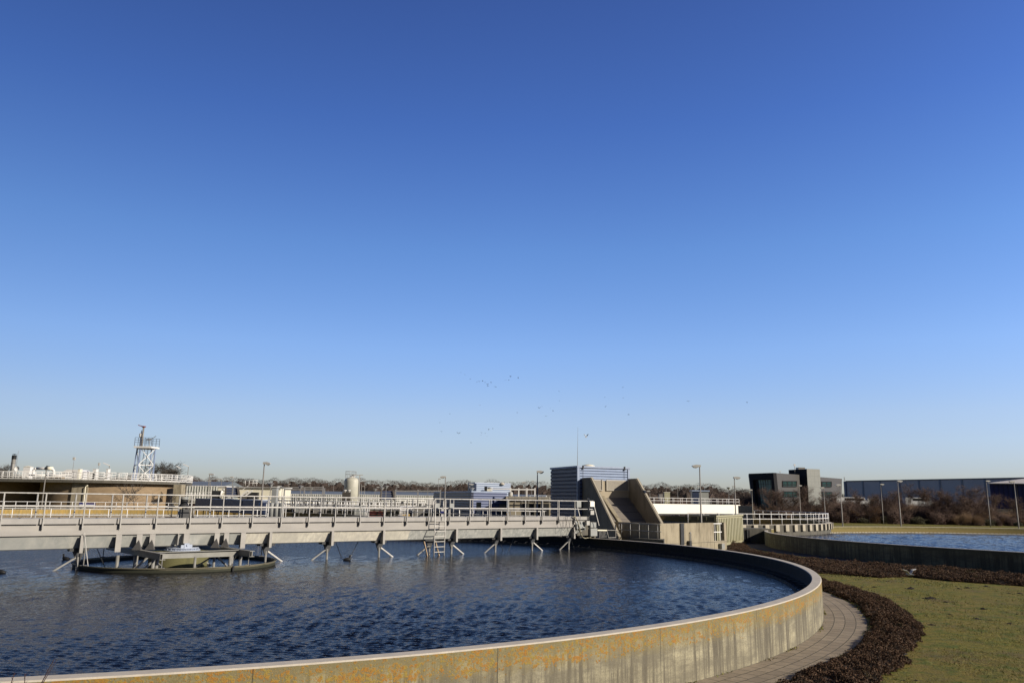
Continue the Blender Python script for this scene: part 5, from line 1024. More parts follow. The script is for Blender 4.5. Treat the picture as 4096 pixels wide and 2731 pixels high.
p = at(2042, 1990, 106); t = thing('valve', (p.x, p.y, p.z-1), 'grey valve with yellow stem at the corner of the beige building roof', 'valve'); MB().lathe((p.x, p.y, p.z-1.0), [(.15, 0), (.15, 1.1), (.3, 1.3), (.3, 1.7), (.1, 1.8)], 10).build('valve_body', 'lamphead', t)
# more small plant near the ladder
brail(1785, 2180, 100, 98, 1.5, 1.75, 'white railing in front of the blue buildings, upper run', r=.035, toe=False)
p = at(1772, 2050, 96); t = thing('level_gauge', (p.x, p.y, 0), 'white upright level gauge behind the ladder', 'gauge'); MB().box(p.x-.2, p.x+.2, p.y-.1, p.y+.1, 0, 2.9).build('column', 'white', t); MB().box(p.x-.3, p.x+.3, p.y-.15, p.y-.102, 2.2, 2.5).build('band', 'signblue', t)
# ================================================================ office, warehouse, shed, vehicles
of = thing('office_building', tuple(at(3093, 2030, 190).xy)+(0,), 'dark angular office building with green glass front and slanting ends', 'office building')
A = at(2996, 1893.5, 199); Bc = at(3093, 1890, 190); Cc = at(3198, 1898, 201); A2 = at(3018, 2030, 199); B2 = at(3110, 2030, 190); ztA, ztB, ztC = A.z, Bc.z, Cc.z
A2.z = B2.z = 0; A2 = Vector((at(3018, 2030, 197).x, 197, 0)); B2 = Vector((at(3109, 2030, 190.6).x, 190.6, 0)); C2_ = Vector((Cc.x, Cc.y, 0)); Bk = Vector((Cc.x-6, Cc.y+9, 0)); D_t = Vector((A.x+4, A.y+14, ztA)); D_b = Vector((A.x+5, A.y+14, 0))
MB().add([B2, C2_, Cc, Bc, Bc+Vector((-.2, 1.2, 0)), Cc+Vector((-.3, 1.2, 0)), B2+Vector((-.2, 1.2, 0)), C2_+Vector((-.3, 1.2, 0))], [(0, 1, 2, 3), (3, 2, 5, 4), (4, 5, 7, 6), (0, 3, 4, 6), (1, 7, 5, 2)]).build('side_wall', 'office', of)
# recessed front frame
def lerpq(u_, v_): return (A2.lerp(B2, u_)).lerp(A.lerp(Bc, u_), v_)
fn = (Bc-A).cross(Vector((0, 0, 1))).normalized(); fn = fn if fn.y < 0 else -fn
def fq(u_, v_, d_=0): return lerpq(u_, v_)-fn*d_
b = MB()
def slab(u0, u1, v0, v1, d0, d1):
    P = [fq(u0, v0, d0), fq(u1, v0, d0), fq(u1, v1, d0), fq(u0, v1, d0), fq(u0, v0, d1), fq(u1, v0, d1), fq(u1, v1, d1), fq(u0, v1, d1)]
    return P, [(0, 1, 2, 3), (7, 6, 5, 4), (0, 4, 5, 1), (1, 5, 6, 2), (2, 6, 7, 3), (3, 7, 4, 0)]
for ar in ((0, .12, 0, 1), (.88, 1.0, 0, 1), (.121, .879, .86, 1.0)): b.add(*slab(*ar, 0, .9))
b.build('front_frame', 'officedark', of)
MB().add(*slab(.121, .28, 0, .859, .55, .9)).build('recess_wall', 'officedark', of)
MB().add(*slab(.281, .879, 0, .859, .5, .9)).build('curtain_glass', 'curtain', of)
b = MB()
for i in range(7): u_ = .281+.598*i/6; b.bar(fq(u_, 0, .45), fq(u_, .859, .45), .07)
for i in range(10): v_ = .859*i/9; b.bar(fq(.281, v_, .45), fq(.879, v_, .45), .06)
b.build('mullion', 'officedark', of)
MB().add([A+Vector((0, .3, .002)), Bc+Vector((0, .3, .002)), Cc+Vector((0, .1, .002)), D_t], [(0, 1, 2, 3)]).build('roof', 'officedark', of)
MB().add([A, D_t, D_b, A2+Vector((.3, .3, 0))], [(0, 1, 2, 3)]).build('rear_wall', 'officedark', of)
# stair tower
T1, T2, T3 = at(3154, 1876.5, 207), at(3227, 1875, 200), at(3279, 1875.5, 201.5); zt = T2.z
MB().prism([(T1.x, T1.y), (T2.x, T2.y), (T2.x+.2, T2.y+.5), (T1.x+.2, T1.y+.5)], 0, zt).build('tower_side', 'officedark', of)
MB().prism([(T2.x+.003, T2.y-.01), (T3.x, T3.y), (T3.x, T3.y+7), (T2.x+.3, T2.y+7)], 0, zt+.05).build('tower', 'officepale', of)
p = at(3208, 1873, 204); MB().box(p.x-.9, p.x+.8, p.y, p.y+2, zt, zt+.55).build('roof_unit', 'lampgrey', of)
# right wing
X1, X2, X2b = at(3279, 1907, 204), at(3368, 1914, 216), at(3362, 2030, 216)
MB().add([(X1.x, X1.y, 0), (X2b.x, X2b.y, 0), X2, X1, (X1.x, X1.y+1.5, 0), (X2b.x, X2b.y+1.5, 0), X2+Vector((0, 1.5, 0)), X1+Vector((0, 1.5, 0))], [(0, 1, 2, 3), (7, 6, 5, 4), (0, 4, 5, 1), (1, 5, 6, 2), (2, 6, 7, 3), (3, 7, 4, 0)]).build('wing_wall', 'office', of)
def owin(Pa, Pb, px0, px1, y0, y1, parent, bars=2):
    n = Vector((Pb.y-Pa.y, -(Pb.x-Pa.x), 0)).normalized(); Q = [onplane(px, py, Pa, n) for px, py in ((px0, y1), (px1, y1), (px1, y0), (px0, y0))]
    n = n if n.y < 0 else -n
    f = MB(); Cn = sum(Q, Vector())/4; O = [q_+(q_-Cn)*.07+n*.04 for q_ in Q]
    w_ = MB().add([q_+n*.10 for q_ in Q]+[q_-n*.1 for q_ in Q], [(0, 1, 2, 3), (0, 4, 5, 1), (1, 5, 6, 2), (2, 6, 7, 3), (3, 7, 4, 0)]).build('window', 'glassgreen', parent)
    b = MB()
    for i in range(4): b.bar(Q[i]+n*.14, Q[(i+1) % 4]+n*.14, .22)
    for i in range(1, bars+1): b.bar(Q[0].lerp(Q[1], i/(bars+1))+n*.14, Q[3].lerp(Q[2], i/(bars+1))+n*.14, .16)
    for f_ in (.3, .55): b.bar(Q[0].lerp(Q[3], f_)+n*.14, Q[1].lerp(Q[2], f_)+n*.14, .12)
    b.build('window_frame', 'officedark', w_)
owin(Bc, Cc, 3128, 3184, 1924, 1945, of); owin(Bc, Cc, 3130, 3186, 1965, 1987, of)
owin(X1, X2, 3285, 3323, 1926, 1946, of, 1); owin(X1, X2, 3286, 3325, 1967, 1984, of, 1)
for px, py in ((3178, 1863), (3120, 1885)):
    p = at(px, py, 203); t = thing('roof_aerial', (p.x, p.y, p.z-3), '%s on the office roof' % ('small white weather box on a pole' if px > 3150 else 'short thin aerial with a bent tip'), 'aerial'); MB().tube((p.x, p.y, p.z-2.2), p, .05).build('pole', 'lampgrey', t); MB().box(p.x-.2, p.x+.25, p.y-.1, p.y+.1, p.z, p.z+(.45 if px > 3150 else .12)).build('head', 'white', t)
# warehouse
V0, V1 = at(3386, 1925, 309), at(4140, 1913, 243); zt = (V0.z+V1.z)/2; V0.z = V1.z = 0; vd = (V1-V0); vl = vd.length; vd.normalize(); vn = Vector((vd.y, -vd.x, 0)); VQ = lambda x, y, z: V0+vd*x+vn*y+Vector((0, 0, z))
wh = thing('warehouse', tuple(V0), 'very long grey panelled warehouse beyond the bushes at the right', 'warehouse')
MB().box(0, vl+40, -40, 0, 0, zt, VQ).build('wall', 'ware', wh); b = MB()
for px in (3452, 3523, 3600, 3677, 3761, 3850, 3942, 4040, 4140): q_ = onplane(px, 1950, V0, vn); x = (q_-V0).dot(vd); b.box(x-.35, x+.35, .01, .12, 0, zt+.15, VQ)
b.build('wall_seam', 'wareedge', wh); MB().box(-.3, vl+40.2, -40.2, .2, zt+.002, zt+.35, VQ).build('roof_edge', 'lampgrey', wh)
b = MB(); MB().box(-1.2, -.31, -1, .3, 0, zt+.1, VQ).build('corner_post', 'wareedge', wh)
# blue shed
E0, E1 = at(3958, 1933, 213), at(4200, 1936, 206); ze = E0.z; E0.z = E1.z = 0; ed = (E1-E0).normalized(); en = Vector((ed.y, -ed.x, 0)); el = (E1-E0).length; EQ = lambda x, y, z: E0+ed*x+en*y+Vector((0, 0, z))
bs_ = thing('blue_shed', tuple(E0), 'dark blue corrugated shed with a pale sloping roof at the right edge', 'shed')
MB().box(0, el+10, -20, 0, 0, ze, EQ).build('wall', 'shedblue', bs_)
ra, rb_, rc, rd = at(3950, 1934.5, 212), at(4300, 1938, 202.5), at(4420, 1888, 232), at(4196, 1904, 232)
MB().add([p_ for p_ in (ra, rb_, rc, rd)]+[p_+Vector((0, 0, .22)) for p_ in (ra, rb_, rc, rd)], [(3, 2, 1, 0), (4, 5, 6, 7), (0, 1, 5, 4), (1, 2, 6, 5), (2, 3, 7, 6), (3, 0, 4, 7)]).build('roof', 'shedroof', bs_)
q_ = onplane(4070, 1980, E0, en); x = (q_-E0).dot(ed); MB().tube(EQ(x, .1, 0), EQ(x, .1, ze), .09, n=8).build('downpipe', 'lampgrey', bs_, True)
# vans and cars behind the bushes
bank = MB(); bk = [(30, 206), (400, 206), (400, 900), (30, 900)]; bk2 = [(24, 200), (410, 200), (410, 900), (24, 900)]
bank.add([(x, y, 3.5) for x, y in bk]+[(x, y, -.02) for x, y in bk2], [(0, 1, 2, 3), (0, 4, 5, 1), (1, 5, 6, 2), (3, 7, 4, 0)]); tag(bank.build('terrain', 'soil'), kind='structure')
def van(px, py, Y, Lw, H, label, kind='van', yaw=0):
    Y = max(Y, 209) if py < 2010 else 205
    p = at(px, py, Y); z0 = 3.5 if py < 2010 else 2.6; t = thing('parked_' + kind, (p.x, p.y, z0), label, kind, 'vehicles parked beyond the bushes')
    F = lambda x, y, z: Vector((p.x+x, p.y+y, z0+z)); zb = .35; h = max(1.45, p.z-z0)
    prof = [(-Lw/2, zb), (Lw/2, zb), (Lw/2, h*.55), (Lw/2-.7, h*.62), (Lw/2-1.3, h), (-Lw/2+.15, h), (-Lw/2, h*.9)] if kind == 'van' else [(-Lw/2, zb), (Lw/2, zb), (Lw/2, h*.6), (Lw/4, h*.68), (Lw/8, h), (-Lw/4, h), (-Lw/2+.2, h*.66)]
    n = len(prof); MB().add([F(x, y, z) for y in (-.9, .9) for x, z in prof], [tuple(range(n)), tuple(range(2*n-1, n-1, -1))]+[(i, i+n, (i+1) % n+n, (i+1) % n) for i in range(n)]).build('body', 'vehwhite', t)
    MB().box(-Lw/4, Lw/2-1.4 if kind == 'van' else Lw/8-.1, -.93, -.902, h*.66, h*.92, F).build('window', 'darkglass', t)
    for x in (-Lw/3, Lw/3): MB().tube(F(x, -.95, .35), F(x, -.7, .35), .35, n=14).build('wheel', 'tyre', t)
for i, (px, py, Y, Lw, k_, lb) in enumerate(((3052, 1989, 215, 5.5, 'van', 'white van roof showing left below the office glass'), (3078, 1992, 225, 4.5, 'car', 'white car below the office glass, right of the van'), (3120, 2002, 210, 4.2, 'car', 'pale car behind the bushes left of the office side windows'), (3222, 1994, 205, 4.4, 'car', 'white car in front of the dark office tower'), (3256, 1995, 205, 4.6, 'car', 'second white car in front of the pale office tower'), (3320, 1995, 215, 4.6, 'car', 'white car below the right wing of the office'), (3352, 1998, 220, 4.6, 'car', 'white car at the right end of the office'), (3405, 1988, 200, 8.5, 'van', 'longest white van roof before the warehouse left end'), (3496, 1992, 222, 4.5, 'van', 'small pale van before the warehouse'), (3672, 1989, 225, 8.0, 'van', 'long white van roof behind the bushes at mid warehouse'), (3910, 2023, 190, 4.6, 'car', 'white car left of the blue shed, rear one'), (3932, 2034, 183, 4.4, 'car', 'white car left of the blue shed, front one'))):
    van(px, py, Y, Lw, 1.6, lb, k_)
p = at(2008, 1890, 420)
# distant lattice mast
p = at(3377, 1907, 420); t = thing('lattice_mast', (p.x, p.y, 0), 'faint thin lattice mast far away between office and warehouse', 'mast'); b = MB()
for i in range(8): z0, z1 = p.z*i/8, p.z*(i+1)/8; k_ = .9*(1-i/9); b.bar((p.x-k_, p.y, z0), (p.x-k_*.85, p.y, z1), .12); b.bar((p.x+k_, p.y, z0), (p.x+k_*.85, p.y, z1), .12); b.bar((p.x-k_, p.y, z0), (p.x+k_*.85, p.y, z1), .10)
b.build('lattice', 'railshade', t)
# ================================================================ trees and shrubs
def grow(rs, h, spread, levels, kids, r0, up=.5, lean=0, first=.25):
    """bare branching: list of (p0, p1, r0, r1, level)"""
    out = []
    def br_(p, d, L, r, lv):
        n = 3 if lv < levels else 2; q_ = p
        for i in range(n):
            d2 = (d+np.array([rs.normal(0, .16), rs.normal(0, .16), rs.normal(0, .10)+(.05 if lv else 0)])); d2 /= np.linalg.norm(d2)
            e = q_+d2*L/n; ra, rb = r*(1-.6*i/n), r*(1-.6*(i+1)/n); out.append((q_, e, ra, rb, lv)); d = d2
            if lv < levels:
                k_ = kids if not (lv == 0 and i == 0) else max(1, int(kids*first*2))
                for _ in range(k_):
                    f = rs.uniform(.15, 1); a = rs.uniform(0, 2*math.pi); t_ = rs.uniform(.5, 1.15)*spread
                    side = np.array([math.cos(a), math.sin(a), 0]); dd = d*math.cos(t_)+side*math.sin(t_)+np.array([0, 0, up*rs.uniform(.1, .5)]); dd /= np.linalg.norm(dd)
                    br_(q_+(e-q_)*f, dd, L*rs.uniform(.42, .68), rb*.62, lv+1)
            q_ = e
    br_(np.zeros(3), np.array([lean, 0, 1.0]), h*.62, r0, 0); return out
def tree_meshes(name, segs, rmin, mat, split=True):
    res = []
    for nm, test in (('trunk', lambda l: l == 0), ('crown', lambda l: l > 0)):
        V = []; F = []
        for (a, b_, ra, rb, lv) in segs:
            if not test(lv): continue
            ra, rb = max(ra, rmin), max(rb, rmin*.8); d = b_-a; d = d/np.linalg.norm(d); u = np.array([0, 0, 1.]) if abs(d[2]) < .9 else np.array([1., 0, 0]); x = np.cross(d, u); x /= np.linalg.norm(x); y = np.cross(x, d); k = len(V); m = 6 if lv == 0 else 3
            for c_, r_ in ((a, ra), (b_, rb)):
                for i in range(m): t_ = 2*math.pi*i/m; V.append(c_+(x*math.cos(t_)+y*math.sin(t_))*r_)
            F += [(k+i, k+(i+1) % m, k+m+(i+1) % m, k+m+i) for i in range(m)]
        me = bpy.data.meshes.new(nm); me.from_pydata([tuple(v) for v in V], [], F); me.materials.append(M[mat]); res.append((nm, me))
    return res
def mh(ms): return max(v.co.z for nm, me in ms for v in me.vertices)
def put_tree(name, meshes, loc, s_, rz, label, cat='tree', group=None, sz=None):
    t = thing(name, loc, label, cat, group); t.rotation_euler = (0, 0, rz); t.scale = (s_, s_, sz or s_)
    for nm, me in meshes: o = bpy.data.objects.new(nm, me); COL.objects.link(o); o.parent = t
    return t
rs = np.random.RandomState(5)
big = [tree_meshes('t', grow(rs, 12, 1.0, 4, 3, .24, .35), .017, 'barkgrey') for _ in range(2)]
for px, yt, Y, i, lb in ((655, 1838, 185, 0, 'large bare tree right of the lattice tower, left of the pair'), (722, 1842, 185, 1, 'large bare tree behind the right end of the digester roof'), (3, 1848, 185, 0, 'bare tree cut off by the left edge of the photo')):
    p = at(px, yt, Y); put_tree('bare_tree', big[i], (p.x, p.y, 0), 1.35*p.z/mh(big[i]), 2.1*i+px, lb, 'tree', 'big bare trees behind the digester', p.z/mh(big[i]))
rs = np.random.RandomState(11)
slim = [tree_meshes('t', grow(rs, 6, .95, 2, 3, .07, .25), .018, 'barkgrey') for _ in range(3)]
for px, yt, Y, i, lb in ((497, 1930, 123.5, 0, 'small bare tree in front of the brick wall, left one'), (556, 1925, 123.5, 1, 'small bare tree in front of the brick wall, right one with wide flat twigs'), (705, 1968, 124, 2, 'low bare sapling before the right pilaster of the digester')):
    p = at(px, yt, Y); put_tree('bare_tree', slim[i], (p.x, p.y, 0), p.z/mh(slim[i]), px*1.0, lb, 'tree', 'small bare trees before the digester')
p = at(748, 1965, 140); put_tree('bare_tree', big[1], (p.x, p.y, 0), .45, 1.0, 'dim bare bushy tree at the left corner of the greenhouse', 'tree')
# shrub belt
def shrub(seed, h, w_, n, kind):
    r_ = np.random.RandomState(seed); V = []; F = []
    for i in range(n):
        a = r_.uniform(0, 2*math.pi); rr_ = w_*.5*math.sqrt(r_.uniform(0, 1)); b0 = np.array([rr_*.55*math.cos(a), rr_*.55*math.sin(a), 0.])
        top = h*(1-.45*(rr_/(w_*.5))**2)*r_.uniform(.55, 1.05); e0 = np.array([rr_*math.cos(a)+r_.normal(0, .25), rr_*math.sin(a)+r_.normal(0, .25), top])
        pts = [b0, b0*.5+e0*.5+r_.normal(0, .12, 3), e0]
        th_ = .022 if kind != 'straw' else .016
        def tw(p, q_, t0, t1):
            k = len(V); d = q_-p; s_ = np.cross(d, [0.3, 1, 0]); s_ = s_/(np.linalg.norm(s_)+1e-6); t_ = np.cross(d, s_); t_ = t_/(np.linalg.norm(t_)+1e-6)
            V.extend([p+s_*t0, p-s_*t0*.5+t_*t0*.87, p-s_*t0*.5-t_*t0*.87, q_+s_*t1]); F.extend([(k, k+1, k+3), (k+1, k+2, k+3), (k+2, k, k+3)])
        tw(pts[0], pts[1], th_*1.3, th_); tw(pts[1], pts[2], th_, th_*.5)
        for _ in range(7 if kind != 'straw' else 3):
            f = r_.uniform(.25, 1); p = pts[1]*(1-f)+pts[2]*f; q_ = p+np.array([r_.normal(0, .38), r_.normal(0, .38), r_.uniform(.05, .6)]); tw(p, q_, th_*.8, th_*.3)
    me = bpy.data.meshes.new('shrub'); me.from_pydata([tuple(v) for v in V], [], F); return me
def dark_core(seed, h, w_, n):
    r_ = np.random.RandomState(seed); V = []; F = []
    for i in range(n):
        a = r_.uniform(0, 2*math.pi); rr_ = w_*.5*math.sqrt(r_.uniform(0, 1)); z = r_.uniform(0, 1)**1.3*h*(1-.4*(rr_/(w_*.5))**2); c_ = np.array([rr_*math.cos(a), rr_*math.sin(a), z]); k = len(V)
        u = r_.normal(0, 1, 3); u /= np.linalg.norm(u); v_ = np.cross(u, r_.normal(0, 1, 3)); v_ /= np.linalg.norm(v_); s_ = r_.uniform(.10, .22)
        V += [c_+u*s_, c_+v_*s_*.6, c_-u*s_, c_-v_*s_*.6]; F.append((k, k+1, k+2, k+3))
    me = bpy.data.meshes.new('shrub'); me.from_pydata([tuple(v) for v in V], [], F); return me
def merge(me_list, mats):
    V = []; F = []; mi = []
    for j, me in enumerate(me_list):
        k = len(V); V += [tuple(v.co) for v in me.vertices]; F += [tuple(i+k for i in f.vertices) for f in me.polygons]; mi += [j]*len(me.polygons)
    o = bpy.data.meshes.new('shrub'); o.from_pydata(V, [], F)
    for m in mats: o.materials.append(M[m])
    o.polygons.foreach_set('material_index', mi); return o
kinds = []
for i in range(3): kinds.append((merge([shrub(20+i, 5.0, 5.2, 420, 'red'), dark_core(30+i, 4.0, 5.0, 1500)], ['twig_red', 'bark']), 'red brown leafless shrub in the belt before the warehouse', 'red'))
for i in range(2): kinds.append((merge([shrub(40+i, 4.4, 4.6, 900, 'straw'), dark_core(50+i, 2.0, 4.4, 500)], ['twig_yel', 'twig_red']), 'straw coloured bushy shrub in the belt before the warehouse', 'straw'))
for i in range(2): kinds.append((merge([shrub(60+i, 2.6, 5.0, 200, 'dark'), dark_core(70+i, 2.5, 5.2, 2600)], ['twig_dark', 'twig_dark']), 'low dark green shrub along the front of the belt', 'dark'))
rs = np.random.RandomState(3)
gy = {'red': 'red brown shrubs in the belt', 'straw': 'straw coloured shrubs in the belt', 'dark': 'low dark shrubs in the belt'}
def put_shrub(px, Y, ki, s_, gz=0):
    me, lb, kd = kinds[ki]; p = at(px, 2000, Y); o = bpy.data.objects.new('shrub', me); COL.objects.link(o); o.location = (p.x, Y, gz); o.rotation_euler = (0, 0, rs.uniform(0, 6.28)); o.scale = (s_, s_, s_*rs.uniform(.85, 1.1)); tag(o, lb, 'shrub', gy[kd])
Yb = lambda px: 3.97*FPX/max(20, (2072-hz(px))+(4096-px)*.0)*1.0
for row, (Y0, st, sc) in enumerate(((203, 30, 1.05), (196, 34, .88), (188, 38, .72), (180, 42, .60))):
    px = 2570+row*11
    while px < 4220:
        Yl = Y0-(px-3300)*.012 + rs.uniform(-3, 3)
        ki = rs.choice([0, 1, 2, 0, 1, 2, 3, 4]) if row < 3 else rs.choice([5, 0, 6, 3, 1, 2, 4])
        put_shrub(px, Yl, int(ki), sc*rs.uniform(.8, 1.22)*(.62 if px > 3960 else 1)); px += st*rs.uniform(.8, 1.15)
rs2 = np.random.RandomState(17)
conic = [tree_meshes('t', grow(rs2, 9, .95, 4, 3, .08, .2), .0075, 'twig_red') for _ in range(3)]
for i, (px, yt, lb) in enumerate(((2880, 1958, 'russet small tree behind the end of the white walkway'), (2935, 1965, 'dim russet tree before the office left end'), (3078, 1940, 'russet tree before the green glass front'), (3108, 1945, 'russet tree before the office corner'), (3170, 1962, 'russet tree below the office side windows'), (3225, 1935, 'russet tree before the dark office tower'), (3285, 1950, 'russet tree before the right office wing'), (3428, 1942, 'tall narrow russet tree before the warehouse left end'), (3470, 1965, 'small russet tree second from the warehouse left corner'), (3562, 1948, 'russet tree left of the middle lamp post behind the right tank'), (3628, 1915, 'tall pointed russet tree just right of the middle lamp post'), (3718, 1938, 'broad dense russet tree before the middle of the warehouse'), (3747, 1950, 'russet tree touching the broad dense one on its right'), (3780, 1948, 'thin russet tree with bare stem in the warehouse middle'), (3797, 1950, 'second thin russet tree with bare stem in the warehouse middle'), (3833, 1925, 'tall pointed russet tree with leaning pale trunk'), (3925, 1948, 'russet tree left of the blue shed'), (3955, 1965, 'russet tree before the corner of the blue shed'), (4080, 1975, 'russet tree before the blue shed at the right edge'))):
    p = at(px, yt, 178); put_tree('bare_tree', conic[i % 3], (p.x, p.y, 0), p.z/mh(conic[i % 3]), px*.7, lb, 'tree', 'russet trees standing in the shrub belt')
# far wood
rs = np.random.RandomState(8); V = []; F = []; MI = []
N = 5200
prof_px = [-400, 0, 400, 760, 830, 900, 1000, 1100, 1300, 1500, 1650, 1750, 1800, 1900, 2000, 2200, 2400, 2600, 2750, 2850, 2900, 2960, 3000, 3400, 4500]
prof_y = [1905, 1900, 1902, 1903, 1908, 1912, 1912, 1918, 1920, 1919, 1930, 1932, 1929, 1926, 1927, 1934, 1935, 1938, 1938, 1939, 1950, 1942, 1962, 1975, 1985]
cvs = []
for row, Y in enumerate((640, 600, 565)):
    px = -350.0
    while px < 4400:
        base = at(px, np.interp(px, prof_px, prof_y), Y); H = base.z*(rs.uniform(.95, 1.18) if row == 0 else rs.uniform(.80, 1.05) if row == 1 else rs.uniform(.55, .85)); W = rs.uniform(9, 15)
        cvs.append((base.x, Y+rs.uniform(-8, 8), H, W)); px += rs.uniform(20, 38)
C_ = []; core = MB()
for x, y, H, W in cvs:
    k_ = 1500; u = rs.normal(0, 1, (k_, 3)); u /= np.linalg.norm(u, axis=1)[:, None]; u *= rs.uniform(.6, 1, (k_, 1))**.4
    C_.append(np.c_[x+u[:, 0]*W*.62, y+u[:, 1]*W*.6, H*.58+u[:, 2]*H*.40])
    V = []; nu = 7
    for zf, rf in ((0, .40), (.25, .5), (.5, .52), (.72, .44), (.86, .26)):
        for i in range(nu): a_ = 6.283*i/nu; q_ = rf*W*rs.uniform(.45, .9); V.append((x+q_*math.cos(a_), y+q_*math.sin(a_), zf*H*rs.uniform(.78, .98)))
    core.add(V, [(j*nu+i, j*nu+(i+1) % nu, (j+1)*nu+(i+1) % nu, (j+1)*nu+i) for j in range(4) for i in range(nu)]+[tuple(range(4*nu, 5*nu))])
C_ = np.concatenate(C_); C_[:, 2] = np.maximum(C_[:, 2], .3); n = len(C_)
d = rs.normal(0, 1, (n, 3)); d[:, 2] = np.abs(d[:, 2])*1.6; d /= np.linalg.norm(d, axis=1)[:, None]; s_ = np.cross(d, rs.normal(0, 1, (n, 3))); s_ /= np.linalg.norm(s_, axis=1)[:, None]
L_ = rs.uniform(.5, 1.2, (n, 1)); Wd = rs.uniform(.09, .22, (n, 1))
VV = np.concatenate([C_-d*L_*.5-s_*Wd*.5, C_-d*L_*.5+s_*Wd*.5, C_+d*L_*.5], 1).reshape(-1, 3)
def mesh_np(name, V, k, mat, parent=None):
    me = bpy.data.meshes.new(name); n = len(V)//k; me.vertices.add(len(V)); me.vertices.foreach_set('co', V.astype('f').ravel()); me.loops.add(n*k); me.loops.foreach_set('vertex_index', np.arange(n*k, dtype='i')); me.polygons.add(n); me.polygons.foreach_set('loop_start', np.arange(0, n*k, k, dtype='i')); me.update(calc_edges=True); me.materials.append(M[mat]); o = bpy.data.objects.new(name, me); COL.objects.link(o); o.parent = parent; return o
cv_ = np.array(core.v); tri = []
for f in core.f: tri += [(f[0], f[i], f[i+1]) for i in range(1, len(f)-1)]
VV = np.concatenate([cv_[np.array(tri).ravel()], VV])
tag(mesh_np('woodland', VV, 3, 'forest'), 'long band of leafless winter woodland along the horizon', 'woodland', kind='stuff')
# ================================================================ ground cover beds
def inpoly(P, poly):
    x, y = P[:, 0], P[:, 1]; r_ = np.zeros(len(P), bool); n = len(poly)
    for i in range(n):
        x0, y0 = poly[i]; x1, y1 = poly[(i+1) % n]; c_ = ((y0 > y) != (y1 > y)) & (x < (x1-x0)*(y-y0)/(y1-y0+1e-12)+x0); r_ ^= c_
    return r_
def vnoise(P, sc, seed):
    r_ = np.random.RandomState(seed); ph = r_.uniform(0, 6.28, (9, 2)); k_ = r_.normal(0, 1, (9, 2))*sc; return sum(np.sin(P[:, 0]*k_[i, 0]+P[:, 1]*k_[i, 1]+ph[i, 0]) for i in range(9))/9
def bed(poly, dens, leaf, hgt, seed, label):
    poly = np.array(poly); r_ = np.random.RandomState(seed); mn, mx = poly.min(0), poly.max(0); A = np.prod(mx-mn); n = int(A*dens); P = r_.uniform(mn, mx, (n, 2)); P = P[inpoly(P, poly)]
    # distance to edge -> mound height
    dd = np.full(len(P), 9.)
    for i in range(len(poly)):
        a, b_ = poly[i], poly[(i+1) % len(poly)]; ab = b_-a; t_ = np.clip(((P-a)@ab)/(ab@ab), 0, 1); dd = np.minimum(dd, np.hypot(*(P-(a+t_[:, None]*ab)).T))
    keep = dd > np.abs(vnoise(P, 4, seed+3))*.35+np.abs(vnoise(P, 15, seed+4))*.3*(leaf < .03); P, dd = P[keep], dd[keep]
    top = hgt*np.minimum(1, dd/.4)**.6*(.72+.6*vnoise(P, 2.6, seed)+.75*vnoise(P, 8, seed+1)+.5*vnoise(P, 19, seed+2)); z = np.maximum(.01, top*r_.uniform(.25, 1.15, len(P))**.6); m = len(P)
    t_ = thing('ground_cover', (float(P[:, 0].mean()), float(P[:, 1].min()), 0), label, 'ground cover'); t_['kind'] = 'stuff'
    c_ = np.c_[P, z]; u = r_.normal(0, 1, (m, 3)); u[:, 2] = np.abs(u[:, 2])*.8+.1; u /= np.linalg.norm(u, axis=1)[:, None]; v_ = np.cross(u, r_.normal(0, 1, (m, 3))); v_ /= np.linalg.norm(v_, axis=1)[:, None]; s_ = r_.uniform(.6, 1.3, (m, 1))*leaf
    V = np.stack([c_-u*s_, c_+v_*s_*.55, c_+u*s_, c_-v_*s_*.55], 1).reshape(-1, 3)-np.array(t_.location)
    o = mesh_np('leaves', V, 4, 'leaves', t_)
    k_ = m//9; ix = r_.choice(m, k_, replace=False); c2 = c_[ix].copy(); c2[:, 2] *= .5; up = np.c_[r_.normal(0, .35, k_), r_.normal(0, .35, k_), np.ones(k_)]; up /= np.linalg.norm(up, axis=1)[:, None]; ln = r_.uniform(2.5, 7, (k_, 1))*leaf; sd = np.cross(up, r_.normal(0, 1, (k_, 3))); sd /= np.linalg.norm(sd, axis=1)[:, None]; sd *= leaf*.13; tp = c2+up*(ln+c2[:, 2:]*.8)
    mesh_np('stems', np.stack([c2-sd, c2+sd, tp], 1).reshape(-1, 3)-np.array(t_.location), 3, 'barkgrey', t_)
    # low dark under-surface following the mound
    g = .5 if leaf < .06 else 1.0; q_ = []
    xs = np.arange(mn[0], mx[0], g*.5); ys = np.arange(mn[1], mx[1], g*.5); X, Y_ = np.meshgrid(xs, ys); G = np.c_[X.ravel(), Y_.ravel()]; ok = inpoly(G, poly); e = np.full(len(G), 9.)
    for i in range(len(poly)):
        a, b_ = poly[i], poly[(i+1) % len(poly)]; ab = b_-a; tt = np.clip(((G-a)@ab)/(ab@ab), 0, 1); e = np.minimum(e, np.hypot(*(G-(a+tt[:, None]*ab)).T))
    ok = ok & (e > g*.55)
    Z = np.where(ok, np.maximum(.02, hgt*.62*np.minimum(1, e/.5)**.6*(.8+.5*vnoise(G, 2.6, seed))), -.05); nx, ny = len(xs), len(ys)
    vs = [(G[i, 0], G[i, 1], Z[i]) for i in range(len(G))]; fs = []
    for j in range(ny-1):
        for i in range(nx-1):
            k_ = j*nx+i
            if ok[k_] or ok[k_+1] or ok[k_+nx] or ok[k_+nx+1]: fs.append((k_, k_+1, k_+nx+1, k_+nx))
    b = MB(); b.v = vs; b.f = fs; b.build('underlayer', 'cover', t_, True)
    return P
gp = lambda pts: [tuple(atz(x, y, 0).xy) for x, y in pts]
